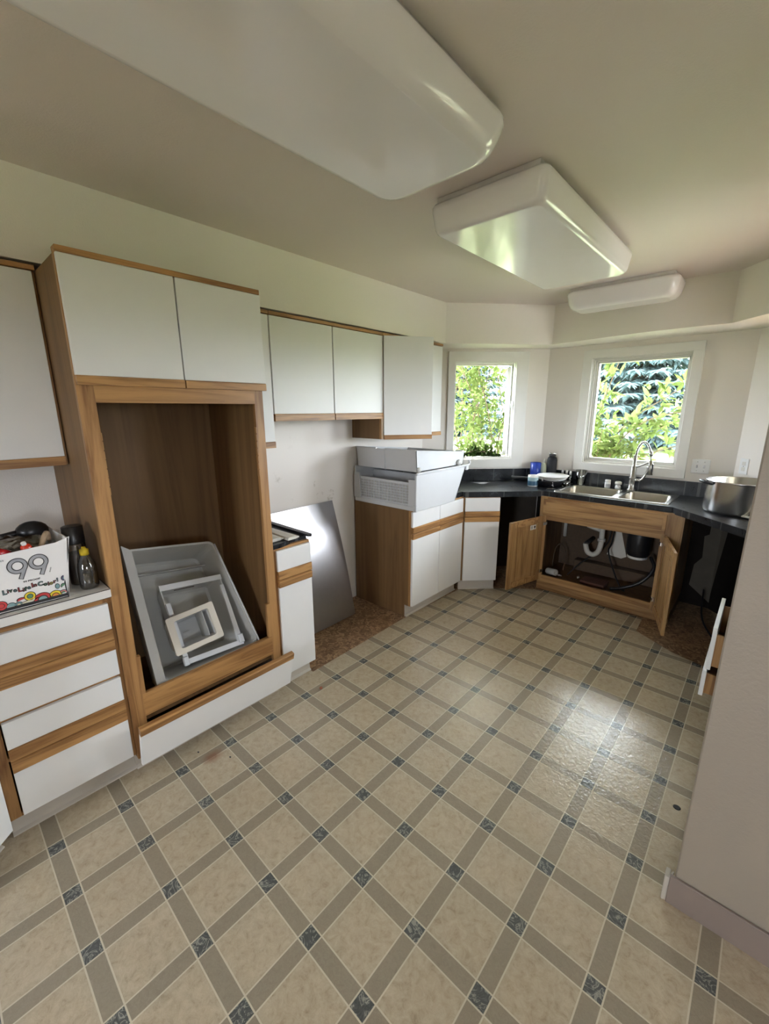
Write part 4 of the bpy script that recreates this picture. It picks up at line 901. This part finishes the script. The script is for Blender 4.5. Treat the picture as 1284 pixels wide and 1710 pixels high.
b = B(); b.tube([(1.175, 3.78, .58), (1.175, 3.78, .76)], .012, 10); b.tube([(1.165, 3.81, .40), (1.165, 3.81, .70)], .016, 10); o = b.o('supply_pipe', M['pvc']); tag(o, 'pale vertical pipe at the back left inside the sink cabinet', 'pipe')
# bare wall patch seen in the right-hand gap, folded round the corner
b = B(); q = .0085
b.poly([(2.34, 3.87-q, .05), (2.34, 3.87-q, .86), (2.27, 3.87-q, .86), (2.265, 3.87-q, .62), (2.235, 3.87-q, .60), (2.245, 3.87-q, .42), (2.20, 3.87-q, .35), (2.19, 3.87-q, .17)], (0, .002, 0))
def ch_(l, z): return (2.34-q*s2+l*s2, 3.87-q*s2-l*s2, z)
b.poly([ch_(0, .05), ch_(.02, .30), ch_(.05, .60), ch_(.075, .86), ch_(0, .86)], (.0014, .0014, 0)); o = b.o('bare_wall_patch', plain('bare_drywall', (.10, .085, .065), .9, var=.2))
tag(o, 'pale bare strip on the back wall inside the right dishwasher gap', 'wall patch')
b = B(); b.tube(smooth_curve([(2.30, 3.72, .20), (2.33, 3.50, .06), (2.42, 3.30, .006), (2.52, 3.10, .006)], 6), .006, 8); o = b.o('cable', M['black']); tag(o, 'black cable trailing on the floor in the right dishwasher gap', 'cable')

# floor bits
b = B(); t_ = bmesh.new(); bmesh.ops.create_icosphere(t_, subdivisions=3, radius=.009)
for v in t_.verts: v.co *= 1+.15*NZ.noise(v.co*200); v.co += Vector((.771, 1.064, .0085))
b._add(t_); o = b.o('dried_berry', plain('dried_red_berry', (.26, .08, .035), .6)); tag(o, 'tiny reddish-brown ball on the vinyl floor near the range gap', 'berry')
for i, (x, y, lab) in enumerate(((.700, .364, 'small black crumb left of the rusty floor stain'), (.842, .452, 'small black crumb right of the rusty floor stain'))):
    b = B(); b.ball((x, y, .002), .005, (1.2, .8, .4), 8, 5); o = b.o('crumb', M['black']); tag(o, lab, 'crumb', 'crumbs by the floor stain')
b = B(); b.lathe([(.013, 0), (.014, .001), (.010, .003)], (2.459, 1.559, 0), 14); o = b.o('grime_spot', M['blackmatte']); tag(o, 'dark round spot of grime on vinyl beside the right wall', 'dirt spot')

# ---------------------------------------------------------------- outdoors
b = B(); b.poly([(-60, 3.0, -.5), (60, 3.0, -.5), (60, 17, .35), (60, 90, 3.5), (-60, 90, 3.5), (-60, 17, .35)], (0, 0, -.05)) if False else None
b = B()
for (ya, za, yb, zb) in ((4.2, -.45, 17, .35), (17, .35, 95, 3.)): b.poly([(-70, ya, za), (70, ya, za), (70, yb, zb), (-70, yb, zb)], (0, 0, -.05))
b.box(-70, 70, -60, -8, -.52, -.47); b.box(-70, -.3, -8, 4.2, -.52, -.47); b.box(14, 70, -8, 4.2, -.52, -.47)
lawn = b.o('ground', M['grass']); lawn['kind'] = 'structure'
b = B(); b.box(-.3, 14, -8, 4.2, -.53, -.47); b.box(2.6, 14, 4.2, 12, -.51, -.45); struct('ground_bounce', b, plain('pale_bounce_ground', (.66, .63, .60), .8))  # unseen pale ground, added to bounce neutral daylight up to ceiling and soffit
def add_leaf(bm_, p, d, up, L, W):
    d = d.normalized(); s = d.cross(up)
    if s.length < 1e-3: s = d.orthogonal()
    s.normalize(); n = s.cross(d)
    pts = [p, p+d*L*.3+s*W*.42-n*L*.02, p+d*L*.62+s*W*.45-n*L*.05, p+d*L-n*L*.16, p+d*L*.62-s*W*.45-n*L*.05, p+d*L*.3-s*W*.42-n*L*.02]
    mid = [p+d*L*.3+n*L*.015, p+d*L*.62+n*L*.005]
    v = [bm_.verts.new(q) for q in pts+mid]
    for f in ((0, 1, 6), (1, 2, 7, 6), (2, 3, 7), (3, 4, 7), (4, 5, 6, 7), (5, 0, 6)): bm_.faces.new([v[i] for i in f])
def rv(): return Vector((random.gauss(0, 1), random.gauss(0, 1), random.gauss(0, 1)))
def shrub(label, loc, stems, seed, leafL, step, mat='leaf', name='shrub', spread=.10, droop=.2, group=None, lw=.5):
    """stems: list of point lists (world); leaves set along twigs"""
    random.seed(seed); r_ = thing(name, label, 'shrub', loc, group=group)
    st, lf = B(), B()
    for pts in stems:
        C_ = smooth_curve(pts, 6); n_ = len(C_)
        st.tube(C_, [.010*(1-.8*i/n_)+.0015 for i in range(n_)], 6)
        for i in range(2, n_):
            base = C_[i]; dirn = (C_[i]-C_[i-1]).normalized()
            for k in range(step):
                tw = (dirn*.5+rv()*.6); tw.z += .1; tw.normalize(); Lt = random.uniform(.5, 1.2)*spread*2
                p2 = base+tw*Lt
                if random.random() < .35: st.tube([base, p2], .0016, 4, False)
                for q in range(5):
                    t = random.uniform(.2, 1); d = tw*.6+rv()*.7; d.z -= droop
                    add_leaf(lf.bm, base.lerp(p2, t), d, Vector((0, 0, 1))+rv()*.35, random.uniform(.7, 1.25)*leafL, leafL*lw*random.uniform(.8, 1.1))
    st.o('stems', M['bark'], r_, world=True); f_ = lf.o('foliage', M[mat], r_, world=True); return r_
nb = Vector((-s2, s2, 0)); tb = Vector((s2, s2, 0)); O1 = Vector((0, 3.027, 0))
def W1(l, d, z): p = O1+tb*l+nb*d; return (p.x, p.y, z)
random.seed(21); stems = []
for k in range(13):
    l = random.uniform(-.25, 1.45); d = random.uniform(.42, 1.15); stems.append([W1(l, d, -.4), W1(l+random.uniform(-.1, .1), d-.05, .5), W1(l+random.uniform(-.2, .2), d-.08, 1.3), W1(l+random.uniform(-.3, .3), d+random.uniform(-.1, .1), 2.15+random.uniform(0, .5))])
shrub('dense bright green shrub filling the small bay window', W1(.6, .8, -.45), stems, 5, .085, 5, spread=.17)
stems = []
for k in range(6):
    x = random.uniform(.6, 1.25); y = random.uniform(4.75, 5.5); h = random.uniform(1.2, 1.6)
    stems.append([(x, y, -.4), (x+random.uniform(-.05, .1), y, .5), (x+random.uniform(0, .25), y-.05, 1.0), (x+random.uniform(.1, .55), y-.1, h)])
for q in ([(.9, 5.3, -.4), (1.0, 5.2, .8), (1.25, 5.1, 1.4), (1.75, 5.0, 1.80)], [(.85, 5.3, -.4), (.9, 5.2, 1.0), (1.0, 5.1, 1.6), (1.2, 5.0, 2.25)], [(1.0, 5.2, -.4), (1.2, 5.1, .8), (1.6, 5.0, 1.15), (2.25, 4.9, 1.35)], [(.95, 5.3, -.4), (1.1, 5.1, .9), (1.45, 5.0, 1.45), (2.05, 4.9, 1.62)]): stems.append(q)
shrub('loose arching green shrub at the left and bottom of the large window', (1.1, 5.1, -.45), stems, 8, .125, 2, spread=.12, lw=.42)
# sprig poking over the sill of the open casement
shrub('dark leafy sprig poking in over the sill of the open bay window', W1(.5, .10, 1.15), [[W1(.60, .22, 1.02), W1(.56, .16, 1.17), W1(.50, .075, 1.19), W1(.40, .06, 1.175)], [W1(.52, .22, 1.02), W1(.55, .14, 1.16), W1(.66, .07, 1.19), W1(.74, .06, 1.165)]], 3, .055, 2, 'leaf2', 'leafy_sprig', spread=.022, droop=.25)
def spruce(seed, H=8., Rb=3.6):
    random.seed(seed); r_ = thing('spruce_tree', 'tall blue-green spruce', 'tree', (0, 0, 0), group='spruces beyond the lawn')
    b = B(); b.tube([(0, 0, 0), (0, 0, H*.5), (0, 0, H)], [.22, .13, .02], 8); b.o('trunk', M['bark'], r_)
    b = B(); z = .35
    while z < H-.3:
        rad = Rb*(1-z/H)**.8; n_ = max(6, int(9+rad*4)); a0 = random.uniform(0, 6)
        for k in range(n_):
            a = a0+2*math.pi*k/n_+random.uniform(-.15, .15); L = rad*random.uniform(.8, 1.08); d = Vector((math.cos(a), math.sin(a), 0)); side = Vector((-d.y, d.x, 0))
            m_ = max(4, int(L/.20))
            for j in range(1, m_+1):
                t = j/m_; p = d*L*t+Vector((0, 0, z-.28*L*t+.16*L*t*t)); wd = .16+.32*(1-t)*min(1, L/2)
                for s in (-1, 1):
                    for q in range(2):
                        dd = (d*random.uniform(.4, 1)+side*s*random.uniform(.3, 1)+Vector((0, 0, random.uniform(-.55, .05))))
                        add_leaf(b.bm, p, dd, Vector((0, 0, 1))+rv()*.2, random.uniform(.7, 1.2)*wd*1.5, .11)
        z += .30+.012*z
    b.o('boughs', M['spruce'], r_); return r_
sp = spruce(3)
tl = ['tall blue-green spruce filling the upper part of the large window', 'blue-green spruce behind the dense shrub, nearest the large window', 'blue-green spruce far left behind the dense shrub', 'blue-green spruce farthest to the right beyond the lawn']
for i, (x, y, a, s) in enumerate(((-1.3, 17.5, 0, 1.1), (-9.5, 18.5, 40, 1.1), (-17.2, 15.0, 100, 1.0), (7.6, 19.5, 200, 1.05))):
    q = sp
    if i:
        q = sp.copy(); COL.objects.link(q)
        for ch in list(sp.children): c_ = ch.copy(); COL.objects.link(c_); c_.parent = q
    q.location = (x, y, .3); q.rotation_euler.z = R(a); q.scale = (s, s, s); q['label'] = tl[i]
